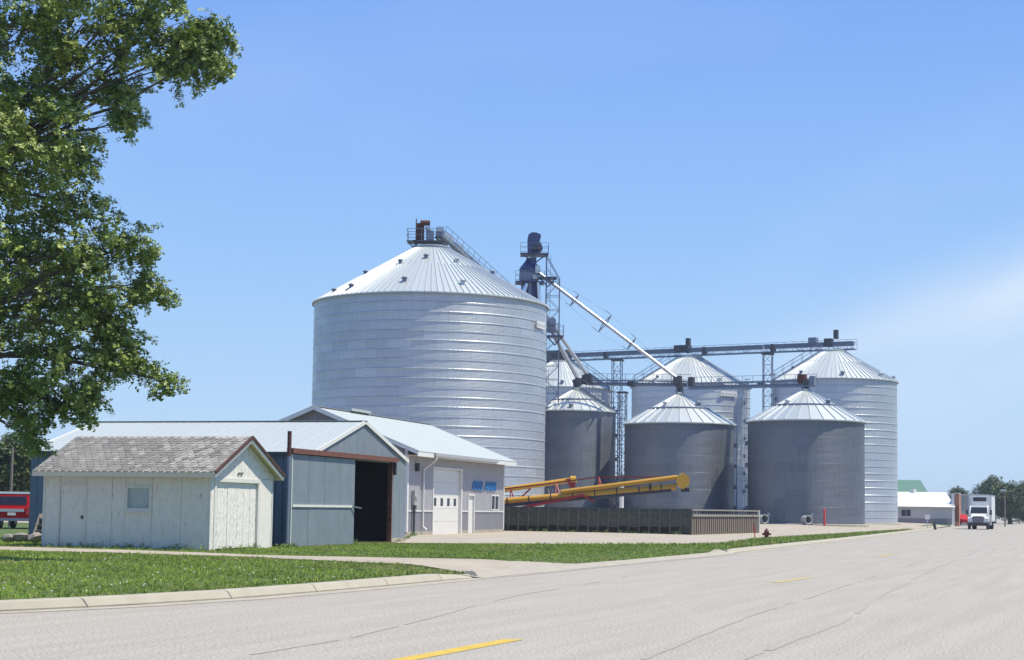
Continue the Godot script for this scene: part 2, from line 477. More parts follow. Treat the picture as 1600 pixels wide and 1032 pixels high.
func make_ground():
	var st = mb()
	quad(st, Vector3(-2500, -0.2, 600), Vector3(2500, -0.2, 600), Vector3(2500, -0.2, -4200), Vector3(-2500, -0.2, -4200))
	tag(put("ground", st, M.field), "flat green fields out to the horizon", "ground", "", "structure")
	# lawn: the whole town side of the street
	var ds = spread(8, 36, 1.0) + spread(37, 66, 0.5) + spread(68, 200, 2.0) + spread(204, 240, 4.0) + spread(250, 1000, 25.0)
	var cols = []
	for e in [0.0, 0.15, 0.5, 1.0, 1.5, 2.0, 3.0, 4.0, 5.0, 6.5, 8.0, 10.0, 12.0, 14.0, 17.0, 20.0, 30.0, 50.0, 100.0, 400.0]: cols.append(e / 400.0)
	cols.reverse()
	var c2 = []
	for e in cols: c2.append(1.0 - e)
	tag(put("lawn", sheet_by_d(ds, func(d): return kerb_x(d) - 400.0, func(d): return kerb_x(d) - 0.3, ground_y, c2), M.lawn), "mown green grass between the street and the buildings", "lawn", "", "structure")
	# roadway
	ds = spread(-30, 70, 2.0) + spread(75, 300, 5.0) + spread(320, 1010, 30.0)
	tag(put("road", sheet_by_d(ds, kerb_x, func(d): return pts_x(EDGE, d), func(_x, _d): return 0.0, [0.0, 0.25, 0.5, 0.75, 1.0]), M.asphalt), "wide pale chip-sealed street curving off to the right", "road", "", "structure")
	# gutter
	tag(put("gutter", sheet_by_d(spread(12, 70, 1.0) + spread(75, 250, 5.0), func(d): return kerb_x(d) - 0.01, func(d): return kerb_x(d) + 0.5, func(_x, _d): return 0.006, [0.0, 1.0]), M.concrete), "narrow concrete gutter along the left kerb", "gutter", "", "structure")
	# far verge on the camera's side
	tag(put("verge", sheet_by_d(spread(-30, 70, 2.0) + spread(75, 300, 5.0) + spread(320, 1010, 30.0), func(d): return pts_x(EDGE, d) + 0.15, func(d): return kerb_x(maxf(d, 20.0) - 4.0) + 400.0, func(_x, _d): return 0.12, [0.0, 0.01, 0.1, 1.0]), M.lawn), "grass verge on the right side of the street", "verge", "", "structure")
	# kerb stones
	var kerb = thing("kerb", "pale concrete kerb with joints along the front lawn", "kerb")
	tag(kerb, "", "", "", "structure")
	var run = [[12.0, 38.2, 2.62], [62.7, 190.0, 4.0], [222.0, 330.0, 6.0]]
	for r in run:
		var d = r[0]
		while d < r[1] - 0.9:
			var e = minf(d + r[2] * (0.92 + 0.16 * rng.randf()), r[1])
			if r[1] - e < 0.9: e = r[1]
			var s = mb()
			var prof = [[-0.02, -0.05], [0.0, 0.03], [-0.05, 0.1], [-0.08, 0.14], [-0.13, 0.155], [-0.34, 0.16], [-0.36, 0.0]]
			var seg = spread(d + 0.012, e - 0.012, 1.3)
			for i in seg.size() - 1:
				for k in prof.size() - 1:
					s.set_smooth_group(1 + k)
					var p = []
					for q in [[i, k], [i + 1, k], [i + 1, k + 1], [i, k + 1]]:
						var dd = seg[q[0]]
						var tap = 1.0 - smoothstep(36.6, 38.15, dd) * (1.0 - smoothstep(62.8, 64.2, dd)) * 0.85
						p.append(P(kerb_x(dd) + prof[q[1]][0], dd, maxf(prof[q[1]][1] * tap, -0.05)))
					quad(s, p[0], p[1], p[2], p[3])
			for q in [0, -1]:
				s.set_smooth_group(-1)
				for k in range(1, prof.size() - 2):
					var dd = seg[q]
					tri(s, P(kerb_x(dd) + prof[0][0], dd, prof[0][1]), P(kerb_x(dd) + prof[k][0], dd, prof[k][1]), P(kerb_x(dd) + prof[k + 1][0], dd, prof[k + 1][1]))
			put("kerb_stone", s, M.kerb_concrete, kerb)
			d = e
	# kerb of the other side
	var ok = mb()
	for d in spread(-6, 120, 3.0):
		var f = func(t): return pts_x(EDGE, t)
		quad(ok, P(f.call(d), d, -0.02), P(f.call(d + 3.0), d + 3.0, -0.02), P(f.call(d + 3.0) + 0.02, d + 3.0, 0.14), P(f.call(d) + 0.02, d, 0.14))
		quad(ok, P(f.call(d) + 0.02, d, 0.14), P(f.call(d + 3.0) + 0.02, d + 3.0, 0.14), P(f.call(d + 3.0) + 0.2, d + 3.0, 0.145), P(f.call(d) + 0.2, d, 0.145))
	tag(put("kerb", ok, M.kerb_concrete), "concrete kerb on the right side of the street", "kerb", "", "structure")
	# gravel yard
	ds = spread(60.6, 110, 1.0) + spread(112, 285, 3.0)
	var gl = [Vector2(-4.3, 60.6), Vector2(-4.4, 62), Vector2(-14, 64), Vector2(-16, 95), Vector2(-45, 110), Vector2(-60, 285)]
	var gcols = [0.0, 0.2, 0.4, 0.55, 0.7, 0.8, 0.88, 0.94, 0.97, 1.0]
	var jag = FastNoiseLite.new()
	jag.seed = 9; jag.frequency = 0.12
	tag(put("gravel_yard", sheet_by_d(ds, func(d): return pts_x(gl, d), func(d): return minf(pts_x(GRAVEL_R, d) + jag.get_noise_1d(d * 3.0) * 0.5, kerb_x(d) - 0.05), func(x, d): return ground_y(x, d) + 0.02, gcols), M.gravel), "pale gravel yard round the bins and the shop", "yard", "", "structure")
	# footpath, laid out from left to right
	st = mb()
	st.set_smooth_group(1)
	var xs = spread(-60, -20, 4.0) + spread(-19, 1.0, 0.5)
	for i in xs.size() - 1:
		for k in 5:
			var p = []
			for e in [[i, k], [i + 1, k], [i + 1, k + 1], [i, k + 1]]:
				var x = xs[e[0]]
				var s = path_span(x)
				var d = lerpf(s[0], s[1], e[1] / 5.0) + jag.get_noise_2d(x * 4.0, e[1] * 7.0) * 0.25
				p.append(P(x, d, ground_y(x, d) + 0.016))
			quad(st, p[0], p[1], p[2], p[3])
	tag(put("footpath", st, M.gravel), "pale worn gravel path crossing the lawn in front of the garage", "path", "", "structure")
	# driveway apron
	var al = [Vector2(-0.5, 38.6), Vector2(-0.6, 39.2), Vector2(0.0, 42), Vector2(0.1, 45.6), Vector2(1.9, 46.8), Vector2(4.0, 52.0), Vector2(7.0, 60.0), Vector2(8.0, 62.8)]
	tag(put("driveway_apron", sheet_by_d(spread(37.9, 62.9, 0.5), func(d): return minf(pts_x(al, d), kerb_x(d) - 0.5), func(d): return kerb_x(d) + 0.3, func(x, d): return lerpf(maxf(ground_y(minf(x, kerb_x(d)), d), 0.0) + 0.024, 0.012, smoothstep(-0.35, 0.28, x - kerb_x(d))), [0.0, 0.2, 0.4, 0.55, 0.7, 0.8, 0.9, 1.0]), M.concrete), "concrete apron where the kerb drops for the driveway", "apron", "", "structure")
	# centre line dashes: each painted strip lies on the road
	var dash = [[-4.0, 17.47 - 2.4, 20.38, "yellow_paint", "bright yellow centre dash at the bottom edge of the view"], [6.25, 37.8, 41.0, "faded_yellow", "faded yellow centre dash in the middle of the street"], [14.3, 62.1, 66.0, "faded_yellow", "farthest faded yellow centre dash before the truck"]]
	var cl = [Vector2(-2.6, 14.0), Vector2(-1.13, 17.47), Vector2(0.07, 20.38), Vector2(6.25, 37.8), Vector2(7.65, 41.03), Vector2(14.3, 62.1), Vector2(15.9, 66.4)]
	for e in dash:
		var s = mb()
		for d in spread(e[1], e[2], 0.8).slice(0, -1):
			var step = (e[2] - e[1]) / ceil((e[2] - e[1]) / 0.8)
			var x0 = pts_x(cl, d); var x1 = pts_x(cl, d + step)
			quad(s, P(x0 - 0.13, d, 0.005), P(x0 + 0.13, d, 0.005), P(x1 + 0.13, d + step, 0.005), P(x1 - 0.13, d + step, 0.005))
		tag(put("centre_dash", s, M[e[3]]), e[4], "road marking", "yellow dashes of the centre line", "structure")
	# tar-filled seams that wander along the street
	var seams = [[[Vector2(1.2, 13), Vector2(2.5, 17.6), Vector2(4.9, 24), Vector2(8.0, 34), Vector2(13.3, 50), Vector2(17.3, 61.5), Vector2(27, 90)], 0.05, 6, "long grey tar seam along the right lane"],
		[[Vector2(0.2, 13), Vector2(1.3, 17.3), Vector2(3.8, 25.5), Vector2(10.2, 44), Vector2(15, 58)], 0.035, 7, "hairline crack left of the long tar seam"],
		[[Vector2(-5.0, 13), Vector2(-3.2, 16.9), Vector2(-2.0, 20.2), Vector2(0.2, 30.7), Vector2(3.0, 40)], 0.03, 8, "faint crack in the left lane by the lawn"]]
	for e in seams:
		var s = mb()
		var wob = FastNoiseLite.new()
		wob.seed = e[2]; wob.frequency = 0.09
		var f = func(d): return pts_x(e[0], d) + wob.get_noise_1d(d) * 0.1 + wob.get_noise_1d(d * 9.0) * 0.03
		for d in spread(13.0, e[0][-1].y - 0.4, 0.35):
			if wob.get_noise_1d(d * 2.3 + 300.0) < -0.12: continue   # worn away in places
			var w = e[1] * (0.3 + 1.6 * absf(wob.get_noise_1d(d * 5.0 + 100.0)))
			quad(s, P(f.call(d) - w, d, 0.005), P(f.call(d) + w, d, 0.005), P(f.call(d + 0.35) + w, d + 0.35, 0.005), P(f.call(d + 0.35) - w, d + 0.35, 0.005))
		tag(put("tar_seam", s, M.tar), e[3], "crack", "", "structure")

func clear_of_things(x, d) -> bool:   # false where buildings, paths and gravel cover the lawn
	if d > 60.6 and d < 190 and x < pts_x(GRAVEL_R, d) - 0.1: return false
	var s = path_span(x)
	if x < 2.0 and d > s[0] - 0.02 and d < s[1] + 0.05: return false
	for b in [[-8.96, 47.8, -5.6, -4.3], [-6.76, 55.0, -11.2, -8.9]]:
		var v = Vector2(x - b[0], d - b[1])
		var lx = v.x * 0.9563 - v.y * 0.2924
		var lz = -(v.x * 0.2924 + v.y * 0.9563)
		if lx > b[2] and lx < 0.02 and lz > b[3] and lz < 0.0: return false
	return true

func make_grass():
	var blades = mb()
	var r2 := RandomNumberGenerator.new()
	r2.seed = 77
	for i in 9:
		var a = r2.randf() * TAU
		var o = Vector3(cos(a), 0, sin(a)) * r2.randf() * 0.07
		var lean = Vector3(cos(a + r2.randf_range(-1, 1)), 0, sin(a + r2.randf_range(-1, 1))) * r2.randf_range(0.01, 0.05)
		var side = Vector3(-sin(a), 0, cos(a)) * 0.006
		var hh = r2.randf_range(0.04, 0.085)
		quad(blades, o - side, o + side, o + side * 0.7 + lean * 0.4 + Vector3.UP * hh * 0.6, o - side * 0.7 + lean * 0.4 + Vector3.UP * hh * 0.6)
		tri(blades, o - side * 0.7 + lean * 0.4 + Vector3.UP * hh * 0.6, o + side * 0.7 + lean * 0.4 + Vector3.UP * hh * 0.6, o + lean + Vector3.UP * hh)
	var mesh = finish(blades)
	var zones = [["front", 20.0, 48.0, -22.0, 60, "short green grass blades on the front lawn"], ["mid", 44.0, 64.0, -26.0, 42, "grass blades in the strip between path and buildings"], ["far", 64.0, 175.0, 0.0, 16, "grass blades on the strip beside the far street"]]
	var pn = FastNoiseLite.new()
	pn.seed = 14; pn.frequency = 0.25
	for z in zones:
		var xf := []
		var cs := []
		for d in spread(z[1], z[2], 0.5):
			var kx = kerb_x(d)
			if in_drive(d) > 0.5: kx -= 0.15
			var x0 = maxf(z[3], -0.34 * d - 1.0) if z[0] != "far" else pts_x(GRAVEL_R, d)
			if x0 > kx: continue
			var n = int((kx - 0.36 - x0) * 0.5 * z[4])
			for i in n:
				var x = rng.randf_range(x0, kx - 0.36)
				var dd = d + rng.randf_range(0, 0.5)
				if not clear_of_things(x, dd): continue
				if z[0] == "front" and dd > path_span(x)[0]: continue
				if z[0] == "mid" and dd < path_span(x)[1]: continue
				var s = rng.randf_range(0.55, 1.0) * (1.7 if z[0] == "far" else 1.0)
				if kx - x < 0.8 and rng.randf() < 0.5: s *= 1.5
				xf.append(Transform3D(Basis(Vector3.UP, rng.randf() * TAU).scaled(Vector3(s, s, s)), G(x, dd, -0.005)))
				var p = pn.get_noise_2d(x, dd)
				var g = rng.randf_range(0.7, 1.25) * (1.0 + p * 0.45)
				var dry = smoothstep(0.1, 0.5, pn.get_noise_2d(x * 0.45 + 50.0, dd * 0.45)) * 0.5
				if rng.randf() < 0.06 or kx - x < 0.55: dry += 0.3
				cs.append(Color(0.225 * g, 0.32 * g, 0.042 * g).lerp(Color(0.36 * g, 0.31 * g, 0.12 * g), clampf(dry, 0, 0.8)))
		var mm = scatter("grass", mesh, M.grass_blade, xf, cs)
		add_child(mm)
		tag(mm, z[5], "grass", "", "stuff")

func make_clover():
	var m = mb(); lathe(m, [[0.0, 0.0], [0.014, 0.006], [0.016, 0.016], [0.0, 0.026]], 7)
	var xf := []; var cs := []
	for i in 70:
		var d = rng.randf_range(25.0, 43.0)
		var x = rng.randf_range(-0.33 * d, kerb_x(d) - 0.5)
		if x > kerb_x(d) - 0.5 or d > path_span(x)[0]: continue
		xf.append(Transform3D(Basis(), G(x, d, 0.075)))
		cs.append(Color(0.75, 0.74, 0.68))
	var o = scatter("clover_flowers", finish(m), M.grass_blade, xf, cs)
	add_child(o)
	tag(o, "small white clover heads dotted over the front lawn", "clover", "", "stuff")

func scatter(called: String, mesh: Mesh, m: Material, xf: Array, cs: Array) -> MultiMeshInstance3D:
	var mm := MultiMesh.new()
	mm.transform_format = MultiMesh.TRANSFORM_3D
	mm.use_colors = true
	mm.mesh = mesh
	mm.instance_count = xf.size()
	for i in xf.size():
		mm.set_instance_transform(i, xf[i])
		mm.set_instance_color(i, cs[i])
	var o := MultiMeshInstance3D.new()
	o.multimesh = mm
	o.material_override = m
	o.name = numbered(called)
	return o

# ---------------------------------------------------------------- the three near buildings
func make_garage():
	var t = thing("garage", "small white wooden garage with peeling paint and grey shingle roof", "garage", P(-8.96, 47.8, 0.28), ROADYAW)
	var L = 5.7
	var W = 4.3
	var H = 2.38
	var R = 3.42
	# long wall towards the camera: sheets with open joints, left clear round door and window
	var cuts = [[-L, -5.12, 0.0, H], [-5.12, -4.2, 1.93, H], [-4.2, -3.3, 0.0, H], [-3.3, -2.85, 0.0, H], [-2.85, -1.93, 0.0, 1.14], [-2.85, -1.93, 1.9, H], [-1.93, -0.95, 0.0, H], [-0.95, 0.0, 0.0, H]]
	for c in cuts:
		var s = mb()
		slab(s, Vector3(c[0] + 0.006, c[2], -0.05), Vector3(c[1] - 0.006, c[3], -0.004 * rng.randf()))
		put("wall_sheet", s, M.white_wall, t)
	var st = mb()
	slab(st, Vector3(-L + 0.01, 0.0, -0.1), Vector3(-2.86, H - 0.01, -0.055)); slab(st, Vector3(-1.92, 0.0, -0.1), Vector3(-0.01, H - 0.01, -0.055))
	slab(st, Vector3(-2.86, 0, -0.1), Vector3(-1.92, 1.13, -0.055)); slab(st, Vector3(-2.86, 1.91, -0.1), Vector3(-1.92, H - 0.01, -0.055))
	slab(st, Vector3(-L + 0.01, 0, -W + 0.01), Vector3(-L + 0.06, H, -0.1)); slab(st, Vector3(-L + 0.06, 0, -W + 0.01), Vector3(-0.06, H, -W + 0.06))
	prism(st, [Vector2(0, H), Vector2(W, H), Vector2(W / 2, R)], -0.05, 0.0, Vector3(-L + 0.02, 0, 0), Basis(Vector3(0, 0, -1), Vector3.UP, Vector3(-1, 0, 0)))
	put("frame_wall", st, M.white_wall, t)
	# side door and window
	var dr = mb(); slab(dr, Vector3(-5.09, 0.03, -0.05), Vector3(-4.23, 1.9, -0.012))
	var door = put("side_door", dr, M.white_wall, t)
	var kn = mb(); box(kn, Vector3(-4.31, 0.92, 0.01), Vector3(0.05, 0.1, 0.05)); put("latch", kn, M.dark_steel, door)
	var tr = mb()
	slab(tr, Vector3(-5.16, 0, 0.0), Vector3(-5.09, 1.98, 0.02)); slab(tr, Vector3(-4.23, 0, 0.0), Vector3(-4.16, 1.98, 0.02)); slab(tr, Vector3(-5.09, 1.9, 0.0), Vector3(-4.23, 1.98, 0.02))
	put("door_trim", tr, M.white_trim, t)
	var wf = mb()
	slab(wf, Vector3(-2.85, 1.14, -0.05), Vector3(-2.76, 1.9, 0.03)); slab(wf, Vector3(-2.02, 1.14, -0.05), Vector3(-1.93, 1.9, 0.03))
	slab(wf, Vector3(-2.76, 1.14, -0.05), Vector3(-2.02, 1.22, 0.03)); slab(wf, Vector3(-2.76, 1.82, -0.05), Vector3(-2.02, 1.9, 0.03)); slab(wf, Vector3(-2.88, 1.09, 0.0), Vector3(-1.9, 1.14, 0.06))
	var win = put("window", wf, M.white_trim, t)
	var pn = mb(); slab(pn, Vector3(-2.76, 1.22, -0.025), Vector3(-2.02, 1.82, -0.02)); put("pane", pn, M.pane, win)
	var cu = mb()
	for k in 12:
		var x0 = -2.8 + k * 0.068; var zz = -0.07 - 0.03 * (k % 2)
		quad(cu, Vector3(x0, 1.15, zz), Vector3(x0 + 0.068, 1.15, -0.07 - 0.03 * ((k + 1) % 2)), Vector3(x0 + 0.068, 1.9, -0.07 - 0.03 * ((k + 1) % 2)), Vector3(x0, 1.9, zz))
	put("curtain", cu, M.curtain, win)
	# gable wall: door boards, jambs, upright boards above
	var roof_y = func(w): return H + (R - H) * (1.0 - absf(w - W / 2) / (W / 2))
	var w0 = 0.36
	var w1 = 3.25
	var dn = 13
	for k in dn:
		var s = mb()
		var a = lerpf(w0 + 0.03, w1 - 0.03, float(k) / dn); var b = lerpf(w0 + 0.03, w1 - 0.03, float(k + 1) / dn)
		slab(s, Vector3(-0.1, 0.03 + 0.02 * rng.randf(), -b + 0.004), Vector3(-0.065 + 0.008 * rng.randf(), 2.05, -a - 0.004))
		put("door_board", s, M.peeling_white, t)
	var jb = mb()
	slab(jb, Vector3(-0.1, 0, -w0 - 0.03), Vector3(0.018, 2.05, -w0 + 0.09)); slab(jb, Vector3(-0.1, 0, -w1 - 0.09), Vector3(0.018, 2.05, -w1 + 0.03))
	slab(jb, Vector3(-0.1, 2.05, -w1 - 0.09), Vector3(0.03, 2.17, -w0 + 0.09))
	put("door_frame", jb, M.white_trim, t)
	var sd = mb()
	slab(sd, Vector3(-0.06, 0, -w0 + 0.095), Vector3(0.0, H - 0.2, -0.06)); put("gable_sheet", sd, M.white_wall, t)
	sd = mb(); slab(sd, Vector3(-0.06, 0, -W + 0.06), Vector3(0.0, H - 0.2, -w1 - 0.095))
	put("gable_sheet", sd, M.white_wall, t)
	for q in [[Vector3(-0.06, 0, -0.06), Vector3(0.02, H, 0.0)], [Vector3(-0.06, 0, -W), Vector3(0.02, H, -W + 0.06)], [Vector3(-L, 0, -0.02), Vector3(-L + 0.08, H, 0.015)]]:
		var cb = mb(); slab(cb, q[0], q[1]); put("corner_board", cb, M.white_trim, t)
	for k in 17:
		var a = 0.06 + k * (W - 0.12) / 17.0; var b = a + (W - 0.12) / 17.0
		var bot = H - 0.19
		if b > w0 - 0.05 and a < w1 + 0.05: bot = 2.172
		var s = mb()
		var pr = -0.004 * rng.randf()
		var c2 = [Vector2(a + 0.004, bot), Vector2(b - 0.004, bot), Vector2(b - 0.004, roof_y.call(b) - 0.02)]
		if a < W / 2 and b > W / 2: c2.append(Vector2(W / 2, R - 0.02))
		c2.append(Vector2(a + 0.004, roof_y.call(a) - 0.02))
		prism(s, c2, -0.04, pr, Vector3.ZERO, Basis(Vector3(0, 0, -1), Vector3.UP, Vector3(1, 0, 0)))
		put("gable_board", s, M.white_wall if k % 3 else M.peeling_white, t)
	# a small bracket over the door
	var bk = mb()
	for k in 4:
		beam(bk, Vector3(0.03, 2.28 + 0.03 * (k % 2), -1.75 - 0.1 * k), Vector3(0.03, 2.36, -1.8 - 0.1 * k), 0.025)
	put("door_bracket", bk, M.dark_steel, t)
	# roof
	var oh = 0.28
	var slope = Vector2(W / 2, R - H)
	var nrm = Vector2(R - H, W / 2).normalized()
	for side in [1, -1]:
		var s = mb()
		var dn2 = slope.normalized()
		var e0 = Vector2(W / 2, R) + Vector2(dn2.x, -dn2.y) * (slope.length() + oh)   # eave point, measured from near side as w
		var zz = func(v): return (v - W / 2) * side - W / 2
		var top = R + 0.02
		var a = Vector3(-L - 0.25, top, -W / 2); var b = Vector3(oh, top, -W / 2)
		var c = Vector3(oh, e0.y + 0.02, zz.call(e0.x)); var d = Vector3(-L - 0.25, e0.y + 0.02, zz.call(e0.x))
		var up = Vector3(0, 0.05, 0)
		if side == 1:
			quad(s, d + up, c + up, b + up, a + up); quad(s, a, b, c, d); quad(s, d, c, c + up, d + up); quad(s, c, b, b + up, c + up); quad(s, a, d, d + up, a + up)
		else:
			quad(s, a + up, b + up, c + up, d + up); quad(s, d, c, b, a); quad(s, c, d, d + up, c + up); quad(s, b, c, c + up, b + up); quad(s, d, a, a + up, d + up)
		var slope_part = put("roof_slope", s, M.cream_trim, t)
		# interlocking pointed shingles, a few centimetres of relief
		var q = mb()
		var rows = 15; var colsn = 26
		var across = (c - b); var along = (a - b)
		var un = across.normalized().cross(along.normalized())
		if un.y < 0: un = -un
		for r in rows:
			for k in colsn + 1:
				var u0 = clampf((k - 0.5 * (r % 2)) / colsn, 0, 1); var u1 = clampf((k + 1 - 0.5 * (r % 2)) / colsn, 0, 1)
				if u1 - u0 < 0.004: continue
				var v0 = float(r) / rows - 0.01; var v1 = float(r + 1) / rows + 0.03
				v0 = maxf(v0, 0.0); v1 = minf(v1, 1.01)
				var g = rng.randf_range(0.25, 0.36)
				if rng.randf() < 0.12: g *= 0.75
				if rng.randf() < 0.08 or (u0 < 0.26 and rng.randf() < 0.55): g = rng.randf_range(0.38, 0.46)
				q.set_color(Color(g, g * 0.97, g * 0.95))
				var base = b + up
				var e = un * rng.randf_range(0.006, 0.016)
				var p0 = base + along * (u0 + 0.003) + across * v0 + un * 0.004; var p1 = base + along * (u1 - 0.003) + across * v0 + un * 0.004
				var vm = lerpf(v0, v1, 0.72)
				var p2 = base + along * (u1 - 0.003) + across * vm + e + un * 0.012; var p3 = base + along * (u0 + 0.003) + across * vm + e + un * 0.012
				var pm0 = base + along * lerpf(u0, u1, 0.7) + across * v1 + e + un * 0.014; var pm1 = base + along * lerpf(u0, u1, 0.3) + across * v1 + e + un * 0.014
				if side == 1:
					quad(q, p1, p0, p3, p2); quad(q, p2, p3, pm1, pm0); quad(q, pm0, pm1, pm1 - un * 0.02, pm0 - un * 0.02)
				else:
					quad(q, p0, p1, p2, p3); quad(q, p3, p2, pm0, pm1); quad(q, pm1, pm0, pm0 - un * 0.02, pm1 - un * 0.02)
		tag(put("shingles", q, M.shingle, slope_part), "", "", "", "stuff")
		# white barge board under a dark red edge
		var k2 = mb(); beam(k2, b + Vector3(-0.02, -0.06, 0), c + Vector3(-0.02, -0.06, 0), 0.03, 0.13); put("barge_board", k2, M.white_trim, t)
		var k3 = mb(); beam(k3, b + Vector3(0.015, 0.035, 0), c + Vector3(0.015, 0.035, 0), 0.06, 0.08); put("rake_edge", k3, M.red_trim, t)
		var k4 = mb(); beam(k4, c + Vector3(-0.05, -0.05, 0), d + Vector3(0, -0.05, 0), 0.03, 0.13); put("eave_board", k4, M.cream_trim, t)

func metal_roof(t, x0, x1, ridge_y, eave_y, zr, ze, n, mats, along_x := true):
	# sheets from the ridge line down to the eave, n of them side by side, each with raised edges
	for k in n:
		var a = lerpf(x0, x1, float(k) / n) + 0.004; var b = lerpf(x0, x1, float(k + 1) / n) - 0.004
		var s = mb()
		var flip = (ze > zr) == along_x
		var cs = [a, a + 0.03, a + 0.06, lerpf(a, b, 0.36) - 0.03, lerpf(a, b, 0.36), lerpf(a, b, 0.36) + 0.03, lerpf(a, b, 0.68) - 0.03, lerpf(a, b, 0.68), lerpf(a, b, 0.68) + 0.03, b]
		var os = [0.008, 0.008, 0.0, 0.0, 0.006, 0.0, 0.0, 0.006, 0.0, 0.0]
		for i in cs.size() - 1:
			var p = []
			for e in [[cs[i], os[i], 0], [cs[i + 1], os[i + 1], 0], [cs[i + 1], os[i + 1], 1], [cs[i], os[i], 1]]:
				var y = (eave_y if e[2] else ridge_y) + e[1] + 0.06; var z = ze if e[2] else zr
				p.append(Vector3(e[0], y, z) if along_x else Vector3(z, y, e[0]))
			if flip: quad(s, p[3], p[2], p[1], p[0])
			else: quad(s, p[0], p[1], p[2], p[3])
		put("roof_sheet", s, M[mats + str(rng.randi() % 3)], t)

func make_barn():
	var t = thing("storage_barn", "blue-grey steel barn with open sliding door and white roof", "barn", P(-6.76, 55.0, 0.18), ROADYAW)
	var L = 11.2
	var W = 8.9
	var H = 3.3
	var R = 4.56
	var Z = Vector3(0, 0, -1)
	# long wall in upright sheets
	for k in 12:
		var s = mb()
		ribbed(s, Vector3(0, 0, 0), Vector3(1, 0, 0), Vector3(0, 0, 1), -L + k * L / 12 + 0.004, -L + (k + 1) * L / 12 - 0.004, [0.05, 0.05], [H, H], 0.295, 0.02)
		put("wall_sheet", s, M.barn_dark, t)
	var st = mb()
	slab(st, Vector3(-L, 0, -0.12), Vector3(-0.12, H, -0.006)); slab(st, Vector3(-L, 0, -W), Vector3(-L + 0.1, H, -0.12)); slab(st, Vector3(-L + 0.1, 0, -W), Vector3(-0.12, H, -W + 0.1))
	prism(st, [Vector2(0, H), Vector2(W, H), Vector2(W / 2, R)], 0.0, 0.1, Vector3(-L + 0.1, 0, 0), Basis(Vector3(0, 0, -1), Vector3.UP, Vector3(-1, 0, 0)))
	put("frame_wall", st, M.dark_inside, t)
	# gable front: sheets left clear at the doorway
	var roof_y = func(w): return H + (R - H) * (1.0 - absf(w - W / 2) / (W / 2))
	var o0 = 2.7
	var o1 = 7.25
	var top = 3.15
	var n = 14
	for k in n:
		var a = k * W / n; var b = (k + 1) * W / n
		var spans = [[a, b, 0.06]]
		if b > o0 and a < o1:
			spans = []
			if a < o0: spans.append([a, o0, 0.06])
			spans.append([maxf(a, o0), minf(b, o1), top])
			if b > o1: spans.append([o1, b, 0.06])
		for q in spans:
			if q[1] - q[0] < 0.02: continue
			var s = mb()
			var c = [Vector2(q[0] + 0.004, q[2]), Vector2(q[1] - 0.004, q[2]), Vector2(q[1] - 0.004, roof_y.call(q[1]))]
			c.append(Vector2(q[0] + 0.004, roof_y.call(q[0])))
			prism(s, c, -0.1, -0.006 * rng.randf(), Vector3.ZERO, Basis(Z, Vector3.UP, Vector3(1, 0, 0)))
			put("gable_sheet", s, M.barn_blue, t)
	var fd = mb(); slab(fd, Vector3(-0.11, -0.2, -W - 0.02), Vector3(0.03, 0.26, -o1 - 0.12)); slab(fd, Vector3(-L, -0.2, 0.0), Vector3(0.0, 0.06, 0.03))
	put("footing", fd, M.concrete, t)
	var fl = mb(); slab(fl, Vector3(-L + 0.1, -0.1, -W + 0.1), Vector3(0.0, 0.03, -0.12)); put("floor", fl, M.floor_earth, t)
	# roof
	metal_roof(t, -L - 0.12, 0.08, R, H - 0.05, -W / 2, 0.15, 11, "roof_white_")
	metal_roof(t, -L - 0.12, 0.08, R, H - 0.05, -W / 2, -W - 0.15, 11, "roof_white_")
	for q in [0.13, -W - 0.13]:
		for e in [0.05, -L - 0.09]:
			var dk = mb(); beam(dk, Vector3(e, R + 0.03, -W / 2), Vector3(e, H - 0.03, q), 0.05, 0.14); put("rake_trim", dk, M.clean_white, t)
	var ev = mb(); slab(ev, Vector3(-L - 0.1, H - 0.12, 0.08), Vector3(0.02, H - 0.0, 0.13)); put("eave_trim", ev, M.dark_steel, t)
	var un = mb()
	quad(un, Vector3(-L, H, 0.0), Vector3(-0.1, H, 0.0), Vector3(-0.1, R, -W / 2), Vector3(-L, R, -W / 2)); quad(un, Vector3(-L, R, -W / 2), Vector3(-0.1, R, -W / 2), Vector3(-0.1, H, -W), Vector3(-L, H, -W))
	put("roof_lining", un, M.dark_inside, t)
	var rg = mb(); box(rg, Vector3(-L / 2, R + 0.075, -W / 2), Vector3(L + 0.2, 0.012, 0.3)); put("ridge_cap", rg, M.roof_white_0, t)
	# sliding door, rolled open to the left past the corner
	var door = group_node("sliding_door", t)
	for k in 4:
		var a = -2.07 + k * 1.35; var b = a + 1.35
		for part in [[0.02, 1.42], [1.5, 3.16]]:
			var s = mb()
			slab(s, Vector3(0.1, part[0], -b + 0.006), Vector3(0.135 + 0.004 * rng.randf(), part[1], -a - 0.006))
			put("door_sheet", s, M.barn_blue, door)
	var dt = mb()
	slab(dt, Vector3(0.135, 1.42, -3.1), Vector3(0.18, 1.5, 2.05)); put("door_rail", dt, M.white_trim, door)
	dt = mb(); slab(dt, Vector3(0.1, 0.02, 2.075), Vector3(0.16, 3.16, 2.13)); put("door_edge", dt, M.white_trim, door)
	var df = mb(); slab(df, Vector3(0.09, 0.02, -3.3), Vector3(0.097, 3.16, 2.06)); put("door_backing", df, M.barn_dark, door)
	var hd = mb(); beam(hd, Vector3(0.18, 1.47, -3.05), Vector3(0.34, 1.4, -3.5), 0.04); put("door_handle", hd, M.steel_grey, door)
	var tk = mb(); slab(tk, Vector3(0.0, 3.19, -7.5), Vector3(0.24, 3.36, 2.22)); put("door_track", tk, M.rust_steel, t)
	var jm = mb(); slab(jm, Vector3(-0.12, 0, -o1 - 0.07), Vector3(0.06, 3.19, -o1)); put("door_jamb", jm, M.rust_steel, t)
